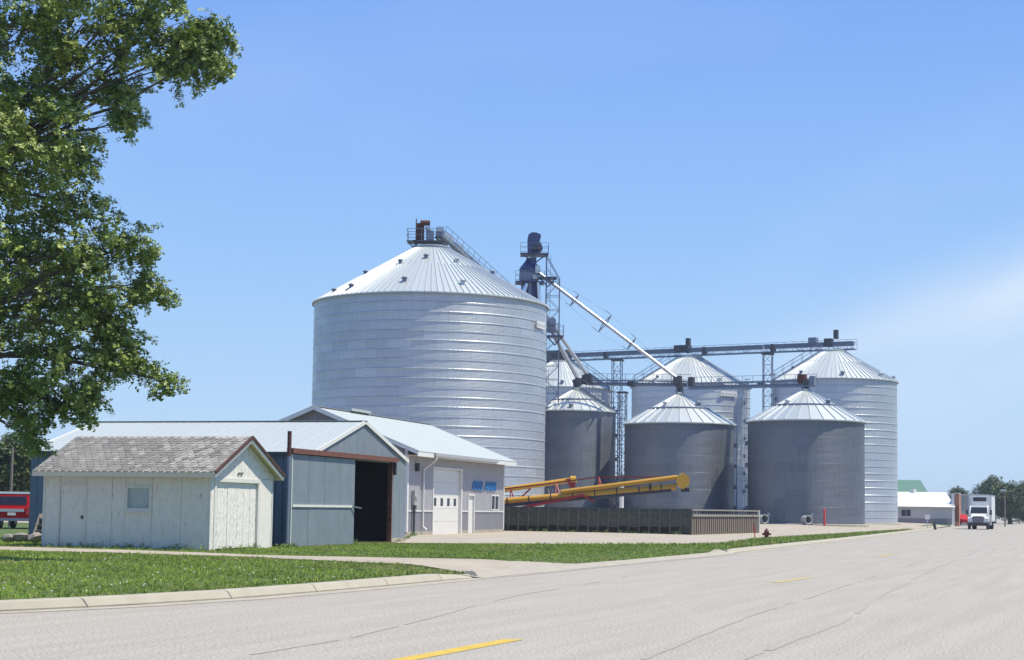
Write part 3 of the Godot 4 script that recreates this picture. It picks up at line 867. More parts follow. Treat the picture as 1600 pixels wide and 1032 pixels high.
	var lf = mb(); slab(lf, Vector3(0.02, 2.7, -o1 - 0.3), Vector3(0.14, 3.18, -o1 - 0.16)); put("track_stop", lf, M.dark_steel, t)
	# studs and a shelf seen faintly inside
	var sd = mb()
	for k in 6: slab(sd, Vector3(-L + 0.1, 0, -1.0 - k * 1.3), Vector3(-L + 0.22, H, -1.1 - k * 1.3))
	slab(sd, Vector3(-L + 0.1, 1.5, -W + 0.2), Vector3(-L + 0.25, 1.62, -0.2))
	put("stud", sd, M.grey_wood, t)
	# post beside the door
	var p = thing("pipe_post", "rusty pipe post standing between the garage and the open barn", "post", t.transform * Vector3(0.15, 0.0, 2.36))
	var ps = mb(); tube(ps, Vector3(0, -0.2, 0), Vector3(0, 3.9, 0), 0.06, 0.06, 12); put("pipe", ps, M.steel_grey, p)
	var pb = mb(); tube(pb, Vector3(0, 3.1, 0), Vector3(0, 3.91, 0), 0.07, 0.07, 12); put("upper_sleeve", pb, M.red_trim, p)
	# things in the doorway
	var h = thing("hand_truck", "old tubular hand truck in the dark barn doorway", "hand truck", t.transform * Vector3(-1.3, 0.03, -4.3), ROADYAW + 80)
	var hf = mb()
	pipe(hf, [Vector3(-0.25, 0.1, 0), Vector3(-0.25, 1.2, -0.15), Vector3(-0.12, 1.33, -0.2), Vector3(0.12, 1.33, -0.2), Vector3(0.25, 1.2, -0.15), Vector3(0.25, 0.1, 0)], 0.022)
	for y in [0.35, 0.7, 1.0]: tube(hf, Vector3(-0.25, y, -0.03 * y), Vector3(0.25, y, -0.03 * y), 0.016)
	put("frame", hf, M.galvanised, h)
	var hp = mb(); box(hp, Vector3(0, 0.06, 0.12), Vector3(0.5, 0.02, 0.25)); put("toe_plate", hp, M.galvanised, h)
	for x in [-0.28, 0.28]:
		var wv = mb(); tube(wv, Vector3(x - 0.03, 0.12, -0.08), Vector3(x + 0.03, 0.12, -0.08), 0.12, 0.12, 14); put("wheel", wv, M.black_rubber, h)
	var bu = thing("bucket", "pale blue bucket on the barn floor inside the doorway", "bucket", t.transform * Vector3(-1.2, 0.03, -5.6))
	var bs = mb(); lathe(bs, [[0.0, 0.0], [0.14, 0.0], [0.18, 0.36], [0.17, 0.36], [0.13, 0.02]], 16); put("pail", bs, M.shop_grey, bu)
	var bh = mb(); pipe(bh, [Vector3(-0.18, 0.35, 0), Vector3(-0.1, 0.45, 0.05), Vector3(0.1, 0.45, 0.05), Vector3(0.18, 0.35, 0)], 0.006, 5); put("handle", bh, M.galvanised, bu)
	var ld = thing("step_ladder", "dusty metal ladder leaning inside the right of the doorway", "ladder", t.transform * Vector3(-1.6, 0.03, -6.6), ROADYAW + 90)
	for x in [-0.2, 0.2]:
		var ls = mb(); beam(ls, Vector3(x, 0, 0.3), Vector3(x, 2.1, -0.1), 0.03, 0.07); put("rail", ls, M.galvanised, ld)
	for k in 6:
		var ls = mb(); beam(ls, Vector3(-0.2, 0.3 + k * 0.3, 0.3 - 0.4 * (0.3 + k * 0.3) / 2.1), Vector3(0.2, 0.3 + k * 0.3, 0.3 - 0.4 * (0.3 + k * 0.3) / 2.1), 0.03, 0.05); put("rung", ls, M.galvanised, ld)

func wall_window(t, o: Vector3, along: Vector3, out: Vector3, u0, u1, y0, y1, frame_m, panes := 2):
	var b = Basis(along, Vector3.UP, out)
	var f = mb(); var w = 0.07
	box(f, o + b * Vector3((u0 + u1) / 2, y0 + w / 2, 0.02), Vector3(u1 - u0, w, 0.1), b); box(f, o + b * Vector3((u0 + u1) / 2, y1 - w / 2, 0.02), Vector3(u1 - u0, w, 0.1), b)
	for k in panes + 1:
		var u = lerpf(u0 + w / 2, u1 - w / 2, float(k) / panes)
		box(f, o + b * Vector3(u, (y0 + y1) / 2, 0.02), Vector3(w, y1 - y0 - 2 * w, 0.1), b)
	var win = put("window", f, frame_m, t)
	for k in panes:
		var p = mb()
		var a = lerpf(u0 + w / 2, u1 - w / 2, float(k) / panes) + w / 2; var c = lerpf(u0 + w / 2, u1 - w / 2, float(k + 1) / panes) - w / 2
		box(p, o + b * Vector3((a + c) / 2, (y0 + y1) / 2, 0.0), Vector3(c - a, y1 - y0 - 2 * w, 0.01), b)
		put("pane", p, M.dark_pane, win)
	return win

func make_shop():
	var t = thing("workshop", "light grey ribbed-steel workshop with white overhead door and blue lettering", "workshop", P(-4.99, 77.0, 0.24), ROADYAW)
	var L = 15.7
	var W = 9.6
	var H = 4.3
	var R = 6.2
	var Z = Vector3(0, 0, -1)
	var X = Vector3(1, 0, 0)
	# street front: u runs away from the camera
	var d0 = 3.7
	var d1 = 8.1
	var dh = 3.35
	var m0 = 9.25
	var m1 = 10.35
	var mh = 2.15
	var wy = 1.25
	var st = mb()   # upper light siding
	for q in [[0.15, d0, wy, H], [d0, d1, dh, H], [d1, m0, wy, H], [m0, m1, mh, H], [m1, 13.3, wy, H], [13.3, 14.7, wy, 1.28], [13.3, 14.7, 2.16, H], [14.7, L - 0.12, wy, H]]:
		ribbed(st, Vector3.ZERO, Z, X, q[0], q[1], [q[2], q[2]], [q[3], q[3]], 0.2, 0.022)
	put("siding", st, M.shop_grey, t)
	st = mb()   # darker wainscot
	for q in [[0.15, d0], [d1, m0], [m1, L - 0.12]]:
		ribbed(st, Vector3.ZERO, Z, X, q[0], q[1], [0.22, 0.22], [wy - 0.06, wy - 0.06], 0.2, 0.022)
	put("wainscot", st, M.shop_dark, t)
	st = mb()
	for q in [[0.15, d0], [d1, m0], [m1, L - 0.12]]: slab(st, Vector3(0.0, wy - 0.06, -q[1]), Vector3(0.045, wy, -q[0]))
	put("belt_trim", st, M.clean_white, t)
	st = mb()
	slab(st, Vector3(-0.2, 0, -d0), Vector3(-0.012, H, -0.1)); slab(st, Vector3(-0.2, dh, -d1), Vector3(-0.012, H, -d0)); slab(st, Vector3(-0.2, 0, -m0), Vector3(-0.012, H, -d1)); slab(st, Vector3(-0.2, mh, -m1), Vector3(-0.012, H, -m0)); slab(st, Vector3(-0.2, 0, -13.3), Vector3(-0.012, H, -m1)); slab(st, Vector3(-0.2, 0, -14.7), Vector3(-0.012, 1.28, -13.3)); slab(st, Vector3(-0.2, 2.16, -14.7), Vector3(-0.012, H, -13.3)); slab(st, Vector3(-0.2, 0, -L), Vector3(-0.012, H, -14.7))
	slab(st, Vector3(-W, 0, -L), Vector3(-W + 0.1, H, 0.0)); slab(st, Vector3(-W + 0.1, 0, -L), Vector3(-0.2, H, -L + 0.1)); slab(st, Vector3(-W + 0.1, 0, -0.1), Vector3(-0.02, H, -0.012))
	put("frame_wall", st, M.shop_dark, t)
	# gable ends
	st = mb()
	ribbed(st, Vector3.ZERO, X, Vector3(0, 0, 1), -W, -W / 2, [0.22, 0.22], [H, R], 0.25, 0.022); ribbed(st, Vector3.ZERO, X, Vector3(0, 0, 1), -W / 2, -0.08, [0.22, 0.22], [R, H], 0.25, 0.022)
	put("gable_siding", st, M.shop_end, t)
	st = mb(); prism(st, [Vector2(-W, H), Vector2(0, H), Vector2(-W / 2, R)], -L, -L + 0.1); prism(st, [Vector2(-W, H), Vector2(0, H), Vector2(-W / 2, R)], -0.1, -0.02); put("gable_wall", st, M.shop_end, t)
	st = mb(); slab(st, Vector3(-0.1, 0.2, -0.15), Vector3(0.05, H, 0.05)); slab(st, Vector3(-0.1, 0.2, -L - 0.03), Vector3(0.05, H, -L + 0.12)); put("corner_trim", st, M.clean_white, t)
	st = mb(); slab(st, Vector3(-0.25, -0.2, -d0), Vector3(0.03, 0.22, 0.04)); slab(st, Vector3(-0.25, -0.2, -m0), Vector3(0.03, 0.22, -d1)); slab(st, Vector3(-0.25, -0.2, -L - 0.02), Vector3(0.03, 0.22, -m1)); slab(st, Vector3(-W, -0.2, -0.1), Vector3(-0.25, 0.22, 0.04)); put("footing", st, M.concrete, t)
	# overhead door: four sections, the second from below glazed
	var dr = group_node("overhead_door", t)
	for k in 5:
		var y0 = 0.04 + k * (dh - 0.04) / 5; var y1 = y0 + (dh - 0.04) / 5 - 0.008
		var s = mb()
		if k == 2:
			var us = [d0 + 0.06]
			for q in 4:
				var c = d0 + 0.65 + q * 1.03
				us.append(c - 0.21); us.append(c + 0.21)
			us.append(d1 - 0.06)
			for q in 5: slab(s, Vector3(-0.15, y0, -us[q * 2 + 1]), Vector3(-0.1, y1, -us[q * 2]))
			for q in 4:
				slab(s, Vector3(-0.15, y0, -us[q * 2 + 2]), Vector3(-0.1, y0 + 0.12, -us[q * 2 + 1])); slab(s, Vector3(-0.15, y1 - 0.13, -us[q * 2 + 2]), Vector3(-0.1, y1, -us[q * 2 + 1]))
				var g = mb(); slab(g, Vector3(-0.135, y0 + 0.12, -us[q * 2 + 2]), Vector3(-0.125, y1 - 0.13, -us[q * 2 + 1])); put("pane", g, M.dark_pane, dr)
		else:
			slab(s, Vector3(-0.15, y0, -d1 + 0.06), Vector3(-0.1, y1, -d0 - 0.06))
		put("door_section", s, M.clean_white, dr)
	st = mb(); slab(st, Vector3(-0.2, 0, -d0 - 0.06), Vector3(0.05, dh, -d0 + 0.06)); slab(st, Vector3(-0.2, 0, -d1 - 0.12), Vector3(0.05, dh, -d1 + 0.06)); slab(st, Vector3(-0.2, dh, -d1 - 0.12), Vector3(0.05, dh + 0.1, -d0 + 0.06)); put("door_frame", st, M.clean_white, t)
	st = mb(); slab(st, Vector3(-0.12, 0.02, -m1 + 0.08), Vector3(-0.06, mh - 0.08, -m0 - 0.08))
	var md = put("walk_door", st, M.clean_white, t)
	st = mb(); box(st, Vector3(-0.03, 1.0, -m0 - 0.18), Vector3(0.06, 0.06, 0.1)); put("door_handle", st, M.dark_steel, md)
	st = mb(); slab(st, Vector3(-0.2, 0, -m0 - 0.08), Vector3(0.05, mh, -m0)); slab(st, Vector3(-0.2, 0, -m1), Vector3(0.05, mh, -m1 + 0.08)); slab(st, Vector3(-0.2, mh - 0.08, -m1 + 0.08), Vector3(0.05, mh, -m0 - 0.08)); put("door_trim", st, M.clean_white, t)
	wall_window(t, Vector3(-0.02, 0, 0), Z, X, 13.3, 14.7, 1.28, 2.16, M.clean_white)
	# lettering
	var sign_ = group_node("lettering", t)
	var words = ["ADDIZ", "ADMIN"]
	for k in 2:
		var tm := TextMesh.new()
		tm.text = words[k]
		var sf := SystemFont.new()
		sf.font_names = PackedStringArray(["Droid Sans"])
		sf.font_weight = 500
		tm.font = sf
		tm.font_size = 48
		tm.pixel_size = 0.0122
		tm.depth = 0.05
		tm.horizontal_alignment = HORIZONTAL_ALIGNMENT_CENTER
		var o = MeshInstance3D.new()
		o.mesh = tm; o.material_override = M.blue_letter; o.name = "word"
		o.position = Vector3(0.07, 2.62, -10.75 - k * 2.35); o.rotation_degrees.y = 90
		o.scale = Vector3(1.05, 1.15, 1)
		sign_.add_child(o, true)
	# roof
	var oh = 0.7
	var drop = (R - H) / (W / 2) * oh
	metal_roof(t, -L - 0.35, 0.4, R, H - drop, -W / 2, oh, 17, "roof_white_", false)
	metal_roof(t, -L - 0.35, 0.4, R, H - drop, -W / 2, -W - oh, 17, "roof_white_", false)
	st = mb(); box(st, Vector3(-W / 2, R + 0.075, -L / 2 - 0.02), Vector3(0.3, 0.012, L + 0.8)); put("ridge_cap", st, M.roof_white_0, t)
	st = mb(); box(st, Vector3(-W / 2, R + 0.17, -5.2), Vector3(0.5, 0.12, 2.6)); put("ridge_vent", st, M.roof_white_1, t)
	for z in [0.38, -L - 0.33]:
		for x in [oh, -W - oh]:
			st = mb(); beam(st, Vector3(-W / 2, R, z), Vector3(x, H - drop, z), 0.05, 0.2); put("rake_trim", st, M.clean_white, t)
	st = mb(); slab(st, Vector3(0.0, H - drop - 0.14, -L - 0.3), Vector3(oh - 0.06, H - drop - 0.11, 0.35)); put("soffit", st, M.soffit, t)
	st = mb(); slab(st, Vector3(oh - 0.06, H - drop - 0.18, -L - 0.3), Vector3(oh - 0.02, H - drop + 0.06, 0.35)); put("fascia", st, M.clean_white, t)
	st = mb(); slab(st, Vector3(oh - 0.018, H - drop - 0.1, -12.2), Vector3(oh + 0.1, H - drop + 0.04, -1.9)); put("gutter", st, M.shop_grey, t)
	st = mb(); pipe(st, [Vector3(oh + 0.04, H - drop - 0.08, -2.1), Vector3(oh + 0.02, H - drop - 0.3, -2.1), Vector3(0.09, H - drop - 0.75, -2.1), Vector3(0.09, 0.45, -2.1), Vector3(0.3, 0.3, -2.1)], 0.05, 8); put("downspout", st, M.clean_white, t)
	st = mb(); slab(st, Vector3(0.04, 1.5, -0.95), Vector3(0.2, 2.2, -0.6)); slab(st, Vector3(0.04, 1.3, -1.25), Vector3(0.16, 1.8, -1.0))
	tube(st, Vector3(0.12, 1.9, -0.78), Vector3(0.25, 1.9, -0.78), 0.13, 0.12, 14)
	var mt = put("meter_box", st, M.grey_block, t)
	st = mb(); tube(st, Vector3(0.12, -0.1, -0.78), Vector3(0.12, 1.55, -0.78), 0.06, 0.06, 8); put("conduit", st, M.dark_steel, mt)
	st = mb(); box(st, Vector3(0.12, H - 0.95, -1.15), Vector3(0.16, 0.4, 0.18)); put("wall_lamp", st, M.dark_steel, t)

# ---------------------------------------------------------------- grain bins
func arc_mesh(r: float, h: float, a0: float, a1: float, seg: int, bead: float) -> ArrayMesh:
	var s = mb()
	var prof = [[r - 0.02, 0.0], [r, 0.012], [r, h - 0.16], [r + bead * 1.8, h - 0.14], [r + bead * 1.9, h - 0.09], [r + bead * 1.2, h - 0.02], [r - 0.01, h]]
	if bead == 0.0: prof = [[r, 0.001], [r + 0.003, h * 0.5], [r + 0.002, h - 0.015], [r - 0.004, h]]
	for i in seg:
		var p = lerpf(a0, a1, float(i) / seg); var q = lerpf(a0, a1, float(i + 1) / seg)
		for k in prof.size() - 1:
			s.set_smooth_group(1 + k)
			quad(s, Vector3(cos(p) * prof[k][0], prof[k][1], -sin(p) * prof[k][0]), Vector3(cos(q) * prof[k][0], prof[k][1], -sin(q) * prof[k][0]), Vector3(cos(q) * prof[k + 1][0], prof[k + 1][1], -sin(q) * prof[k + 1][0]), Vector3(cos(p) * prof[k + 1][0], prof[k + 1][1], -sin(p) * prof[k + 1][0]))
	return finish(s)

func roof_panel_mesh(r0, r1, y0, y1, ang, mid_rib: bool) -> ArrayMesh:   # y0 at eave r1, y1 at r0
	var s = mb()
	var f = func(a, t, up): return Vector3(cos(a) * lerpf(r1, r0, t), lerpf(y0, y1, t) + up, -sin(a) * lerpf(r1, r0, t))
	var h = ang / 2
	for t in [[0.0, 0.5], [0.5, 1.0]]:
		quad(s, f.call(-h, t[0], 0), f.call(h, t[0], 0), f.call(h, t[1], 0), f.call(-h, t[1], 0))
	var w = 0.045 / r1
	var ribs = [[-h, 0.0, 1.0]]
	if mid_rib: ribs.append([0.0, 0.0, 0.6])
	for e in ribs:
		var wa = w; var wb = w * r1 / lerpf(r1, r0, e[2])
		quad(s, f.call(e[0] - wa, e[1], 0.0), f.call(e[0], e[1], 0.11), f.call(e[0], e[2], 0.09), f.call(e[0] - wb, e[2], 0.0))
		quad(s, f.call(e[0], e[1], 0.11), f.call(e[0] + wa, e[1], 0.0), f.call(e[0] + wb, e[2], 0.0), f.call(e[0], e[2], 0.09))
		tri(s, f.call(e[0] - wa, 0, 0), f.call(e[0] + wa, 0, 0), f.call(e[0], 0, 0.11))
	# turned-down eave
	quad(s, f.call(-h, 0, -0.1), f.call(h, 0, -0.1), f.call(h, 0, 0), f.call(-h, 0, 0))
	return finish(s)

# opt: sheets (sheets per ring as parts), mats, panels, mid_rib, collar, vents
func grain_bin(label: String, x, d, base, r, eave, apex, rings, opt) -> Node3D:
	var t = thing("grain_bin", label, "grain bin", P(x, d, base), 0.0, opt.get("group", "grain bins of the elevator"))
	var H = eave - base
	var h = H / rings
	var mats = opt.mats
	var ft = mb(); lathe(ft, [[r + 0.35, -0.4], [r + 0.35, 0.06], [r + 0.3, 0.1], [0.0, 0.1]], 48); put("footing", ft, M.concrete, t)
	var to_cam = atan2(-d, -x)   # angle (about y) that faces the camera
	if opt.has("sheets"):
		var n = opt.sheets
		var ang = TAU / n
		var one = arc_mesh(r, h, -ang / 2 + 0.005 / r, ang / 2 - 0.005 / r, 4 if n > 24 else 6, opt.bead)
		var order := []
		for k in rings:
			for i in n:
				var a = ang * (i + 0.5 * (k % 2))
				# world direction of the sheet's middle against the direction to the camera
				var dir = Vector3(cos(a), 0, -sin(a)); var cam = Vector3(-x, 0, d).normalized()
				var facing = dir.dot(cam)
				var seen = facing + (0.0 if k * h + base > (8.0 if r > 10.0 else 0.0) or dir.x > 0.35 else -2.0)
				order.append([seen, k, a])
		order.sort_custom(func(p, q): return p[0] > q[0])
		var rest := SurfaceTool.new()
		rest.begin(Mesh.PRIMITIVE_TRIANGLES)
		for j in order.size():
			var xf = Transform3D(Basis(Vector3.UP, order[j][2]), Vector3(0, order[j][1] * h, 0))
			if j < 300:
				var o = put("wall_sheet", one, M[mats + str([0, 0, 1, 2, 0, 3, 1, 2][rng.randi() % 8])] if mats == "sheet_" else M[mats + str((order[j][1] * 7 % 5 + (1 if rng.randf() < 0.25 else 0)) % 3)], t)   # tone differs from course to course and a little from sheet to sheet
				o.transform = xf
			else:
				rest.append_from(one, 0, xf)
		var o2 = MeshInstance3D.new()
		o2.mesh = rest.commit(); o2.material_override = M[mats + "0"]; o2.name = "wall_sheets"
		t.add_child(o2, true)
		tag(o2, "", "", "", "stuff")
	else:
		var ring = arc_mesh(r, h, 0.0, TAU, 72, opt.bead)
		for k in rings:
			var o = put("wall_ring", ring, M[mats + str((k * 7 + int(r * 10)) % 3)], t)
			o.position.y = k * h
			o.rotation.y = rng.randf() * TAU
	# roof
	var n2 = opt.panels
	var rt = opt.get("collar", 0.9)
	var Ra = apex - base
	var pm = roof_panel_mesh(rt, r + 0.22, H - 0.02, Ra, TAU / n2, opt.get("mid_rib", false))
	for i in n2:
		var o = put("roof_panel", pm, M["roof_metal_" + str([0, 0, 1, 2, 0][rng.randi() % 5])], t)
		o.rotation.y = TAU * (i + 0.5) / n2
	var ec = mb(); lathe(ec, [[r + 0.02, H - 0.16], [r + 0.06, H - 0.14], [r + 0.06, H - 0.03], [r, H - 0.01]], 72); put("eave_ring", ec, M.galvanised, t)
	var cl = mb(); lathe(cl, [[rt + 0.06, Ra - 0.1], [rt + 0.08, Ra + 0.16], [rt * 0.9, Ra + 0.22], [0.0, Ra + 0.3]], 24); put("roof_collar", cl, M.roof_metal_2, t)
	if opt.has("lap"):   # stiffening ring part of the way up the roof
		var tl = opt.lap
		var lr = lerpf(r + 0.22, rt, tl); var ly = lerpf(H, Ra, tl)
		var lp = mb(); lathe(lp, [[lr + 0.05, ly - 0.02], [lr + 0.06, ly + 0.12], [lr - 0.04, ly + 0.14], [lr - 0.08, ly]], 48); put("roof_ring", lp, M.steel_grey, t)
	for v in opt.get("vents", []):   # [angle from the camera direction in degrees (positive to the right), part of the way up]
		var a = to_cam + deg_to_rad(v[0])
		var vr = lerpf(r + 0.2, rt, v[1]); var vy = lerpf(H, Ra, v[1])
		var at = Vector3(cos(a) * vr, vy, -sin(a) * vr)
		var s = mb()
		var z = (v[2] if v.size() > 2 else 0.28) * 0.72
		tube(s, at + Vector3(0, -0.1, 0), at + Vector3(0, z * 1.3, 0), z * 0.8, z * 0.8, 10)
		lathe(s, [[z * 1.15, z * 1.1], [z * 1.2, z * 1.4], [z * 0.5, z * 1.9], [0, z * 2.0]], 10, at)
		put("roof_vent", s, M.steel_grey if v.size() < 4 else M.galvanised, t)
	for a0 in opt.get("ladders", []):
		var a = to_cam + deg_to_rad(a0)
		var o = Vector3(cos(a), 0, -sin(a)); var side = Vector3(-sin(a), 0, -cos(a))
		var s = mb()
		for e in [-0.22, 0.22]: beam(s, o * (r + 0.25) + side * e + Vector3(0, 0.3, 0), o * (r + 0.25) + side * e + Vector3(0, H + 0.9, 0), 0.05)
		for y in spread(0.6, H + 0.8, 0.45): beam(s, o * (r + 0.25) - side * 0.22 + Vector3(0, y, 0), o * (r + 0.25) + side * 0.22 + Vector3(0, y, 0), 0.03)
		for y in spread(1.5, H, 2.5): beam(s, o * r + Vector3(0, y, 0), o * (r + 0.25) + Vector3(0, y, 0), 0.04, 0.4)
		if opt.get("cage", false):
			for y in spread(3.0, H + 0.8, 1.3):
				var last = null
				for q in 7:
					var b = PI * q / 6.0 - PI / 2
					var pnt = o * (r + 0.25 + 0.65 * cos(b)) + side * 0.36 * sin(b) + Vector3(0, y, 0)
					if last != null: beam(s, last, pnt, 0.03, 0.05)
					last = pnt
		put("ladder", s, M.steel_grey, t)
	if opt.has("stairs"):   # steps with a handrail up the roof slope
		for a0 in opt.stairs:
			var a = to_cam + deg_to_rad(a0)
			var o = Vector3(cos(a), 0, -sin(a)); var side = Vector3(-sin(a), 0, -cos(a))
			var s = mb()
			var e0 = o * (r + 0.1) + Vector3(0, H + 0.2, 0); var e1 = o * (rt + 0.2) + Vector3(0, Ra + 0.15, 0)
			for e in [-0.3, 0.3]:
				beam(s, e0 + side * e, e1 + side * e, 0.04, 0.1); beam(s, e0 + side * e + Vector3(0, 1.0, 0), e1 + side * e + Vector3(0, 1.0, 0), 0.04); beam(s, e0 + side * e + Vector3(0, 0.55, 0), e1 + side * e + Vector3(0, 0.55, 0), 0.03)
				for k in 6: beam(s, e0.lerp(e1, k / 5.0) + side * e, e0.lerp(e1, k / 5.0) + side * e + Vector3(0, 1.0, 0), 0.035)
			for k in 14: beam(s, e0.lerp(e1, k / 13.0) - side * 0.3, e0.lerp(e1, k / 13.0) + side * 0.3, 0.2, 0.03)
			put("roof_stairs", s, M.steel_grey, t)
	if opt.has("plaque"):   # [angle, height, width, height of plate]
		var q = opt.plaque
		var a = to_cam + deg_to_rad(q[0])
		var o = Vector3(cos(a), 0, -sin(a))
		var b = Basis(Vector3.UP.cross(o).normalized(), Vector3.UP, o)
		var g = mb(); box(g, o * (r + 0.14) + Vector3(0, q[1], 0), Vector3(q[2], q[3], 0.05), b)
		var pl = put("name_plate", g, M.clean_white, t)
		g = mb(); tube(g, o * (r + 0.166) + Vector3(0, q[1], 0) - b.x * q[2] * 0.38, o * (r + 0.18) + Vector3(0, q[1], 0) - b.x * q[2] * 0.38, q[3] * 0.32, q[3] * 0.32, 14)
		for k in 5: box(g, o * (r + 0.172) + Vector3(0, q[1] - 0.02, 0) + b.x * q[2] * (-0.18 + k * 0.14), Vector3(q[2] * 0.075, q[3] * 0.42, 0.012), b)
		put("faint_emblem", g, M.rear_sheet_1, pl)
	return t

# ---------------------------------------------------------------- catwalks, towers
func catwalk(called, label, a: Vector3, b: Vector3, tall: float, wide: float, rail_h: float, bays: int, boxes: Array) -> Node3D:
	# truss with a drag conveyor on top and a walkway with handrail
	var t = thing(called, label, "conveyor", a)
	var d = b - a
	var f = frame_of(d)
	var X = f.x; var Y = f.y
	var tr = mb()
	for x in [-wide / 2, wide / 2]:
		beam(tr, X * x, d + X * x, 0.1, 0.14)
		beam(tr, X * x + Y * tall, d + X * x + Y * tall, 0.08, 0.1)
		for k in bays:
			var p = d * (float(k) / bays); var q = d * (float(k + 1) / bays)
			if k % 2 == 0: beam(tr, p + X * x, q + X * x + Y * tall, 0.05)
			else: beam(tr, p + X * x + Y * tall, q + X * x, 0.05)
			beam(tr, p + X * x, p + X * x + Y * tall, 0.05)
	for k in bays + 1:
		beam(tr, d * (float(k) / bays) - X * wide / 2, d * (float(k) / bays) + X * wide / 2, 0.06)
	put("truss", tr, M.steel_grey, t)
	var tg = mb(); box(tg, d / 2 + Y * (tall * 0.72 if tall > 0.5 else 0.1), Vector3(wide * 0.5, maxf(tall * 0.5, 0.3), d.length() - 0.1), f); put("conveyor_housing", tg, M.steel_grey, t)
	var wk = mb(); box(wk, d / 2 + X * (wide * 0.75) + Y * 0.05, Vector3(wide * 0.45, 0.05, d.length()), f); put("walkway", wk, M.galvanised, t)
	var hr = mb()
	for e in [1.0, 0.55]: beam(hr, X * wide + Y * (rail_h * e), d + X * wide + Y * (rail_h * e), 0.04)
	for k in bays + 1: beam(hr, d * (float(k) / bays) + X * wide, d * (float(k) / bays) + X * wide + Y * rail_h, 0.04)
	put("handrail", hr, M.steel_grey, t)
	for e in boxes:   # [part of the way, size, lift, material]
		var s = mb(); box(s, d * e[0] + Y * e[2], e[1], f); put("drive_box", s, M[e[3]], t)
	return t

func lattice_tower(label, x, d, base, top, w, group := "") -> Node3D:
	var t = thing("support_tower", label, "tower", P(x, d, base), ROADYAW, group)
	var h = top - base
	for q in [[-1, -1], [1, -1], [1, 1], [-1, 1]]:
		var s = mb(); beam(s, Vector3(q[0] * w / 2, -0.2, q[1] * w / 2), Vector3(q[0] * w / 2, h, q[1] * w / 2), 0.09); put("leg", s, M.steel_grey, t)
	var br = mb()
	var n = int(h / (w * 1.15))
	for k in n:
		var y0 = h * k / n; var y1 = h * (k + 1) / n
		for q in [[Vector3(-1, 0, 1), Vector3(1, 0, 1)], [Vector3(1, 0, 1), Vector3(1, 0, -1)], [Vector3(1, 0, -1), Vector3(-1, 0, -1)], [Vector3(-1, 0, -1), Vector3(-1, 0, 1)]]:
			var p0 = q[0] * w / 2; var p1 = q[1] * w / 2
			beam(br, p0 + Vector3(0, y1, 0), p1 + Vector3(0, y1, 0), 0.045)
			beam(br, (p0 if k % 2 else p1) + Vector3(0, y0, 0), (p1 if k % 2 else p0) + Vector3(0, y1, 0), 0.045)
	put("bracing", br, M.steel_grey, t)
	var cp = mb(); box(cp, Vector3(0, h + 0.05, 0), Vector3(w * 1.35, 0.16, w * 1.35)); put("cap_plate", cp, M.dark_steel, t)
	return t

func platform(t, y, w, dpt, cx, cz, rail := true):
	var s = mb(); box(s, Vector3(cx, y, cz), Vector3(w, 0.1, dpt)); 
	for e in [-1, 1]: beam(s, Vector3(cx + e * w * 0.45, y - 0.05, cz + dpt / 2), Vector3(cx, y - 0.9, cz), 0.09)
	put("platform", s, M.leg_blue, t)
	if not rail: return
	var h = mb()
	var c = [Vector3(cx - w / 2, y, cz - dpt / 2), Vector3(cx + w / 2, y, cz - dpt / 2), Vector3(cx + w / 2, y, cz + dpt / 2), Vector3(cx - w / 2, y, cz + dpt / 2)]
	for i in 4:
		var a = c[i]; var b = c[(i + 1) % 4]
		for e in [0.55, 1.1]: beam(h, a + Vector3(0, e, 0), b + Vector3(0, e, 0), 0.035)
		for k in 3: beam(h, a.lerp(b, k / 3.0), a.lerp(b, k / 3.0) + Vector3(0, 1.1, 0), 0.035)
	put("guard_rail", h, M.steel_grey, t)

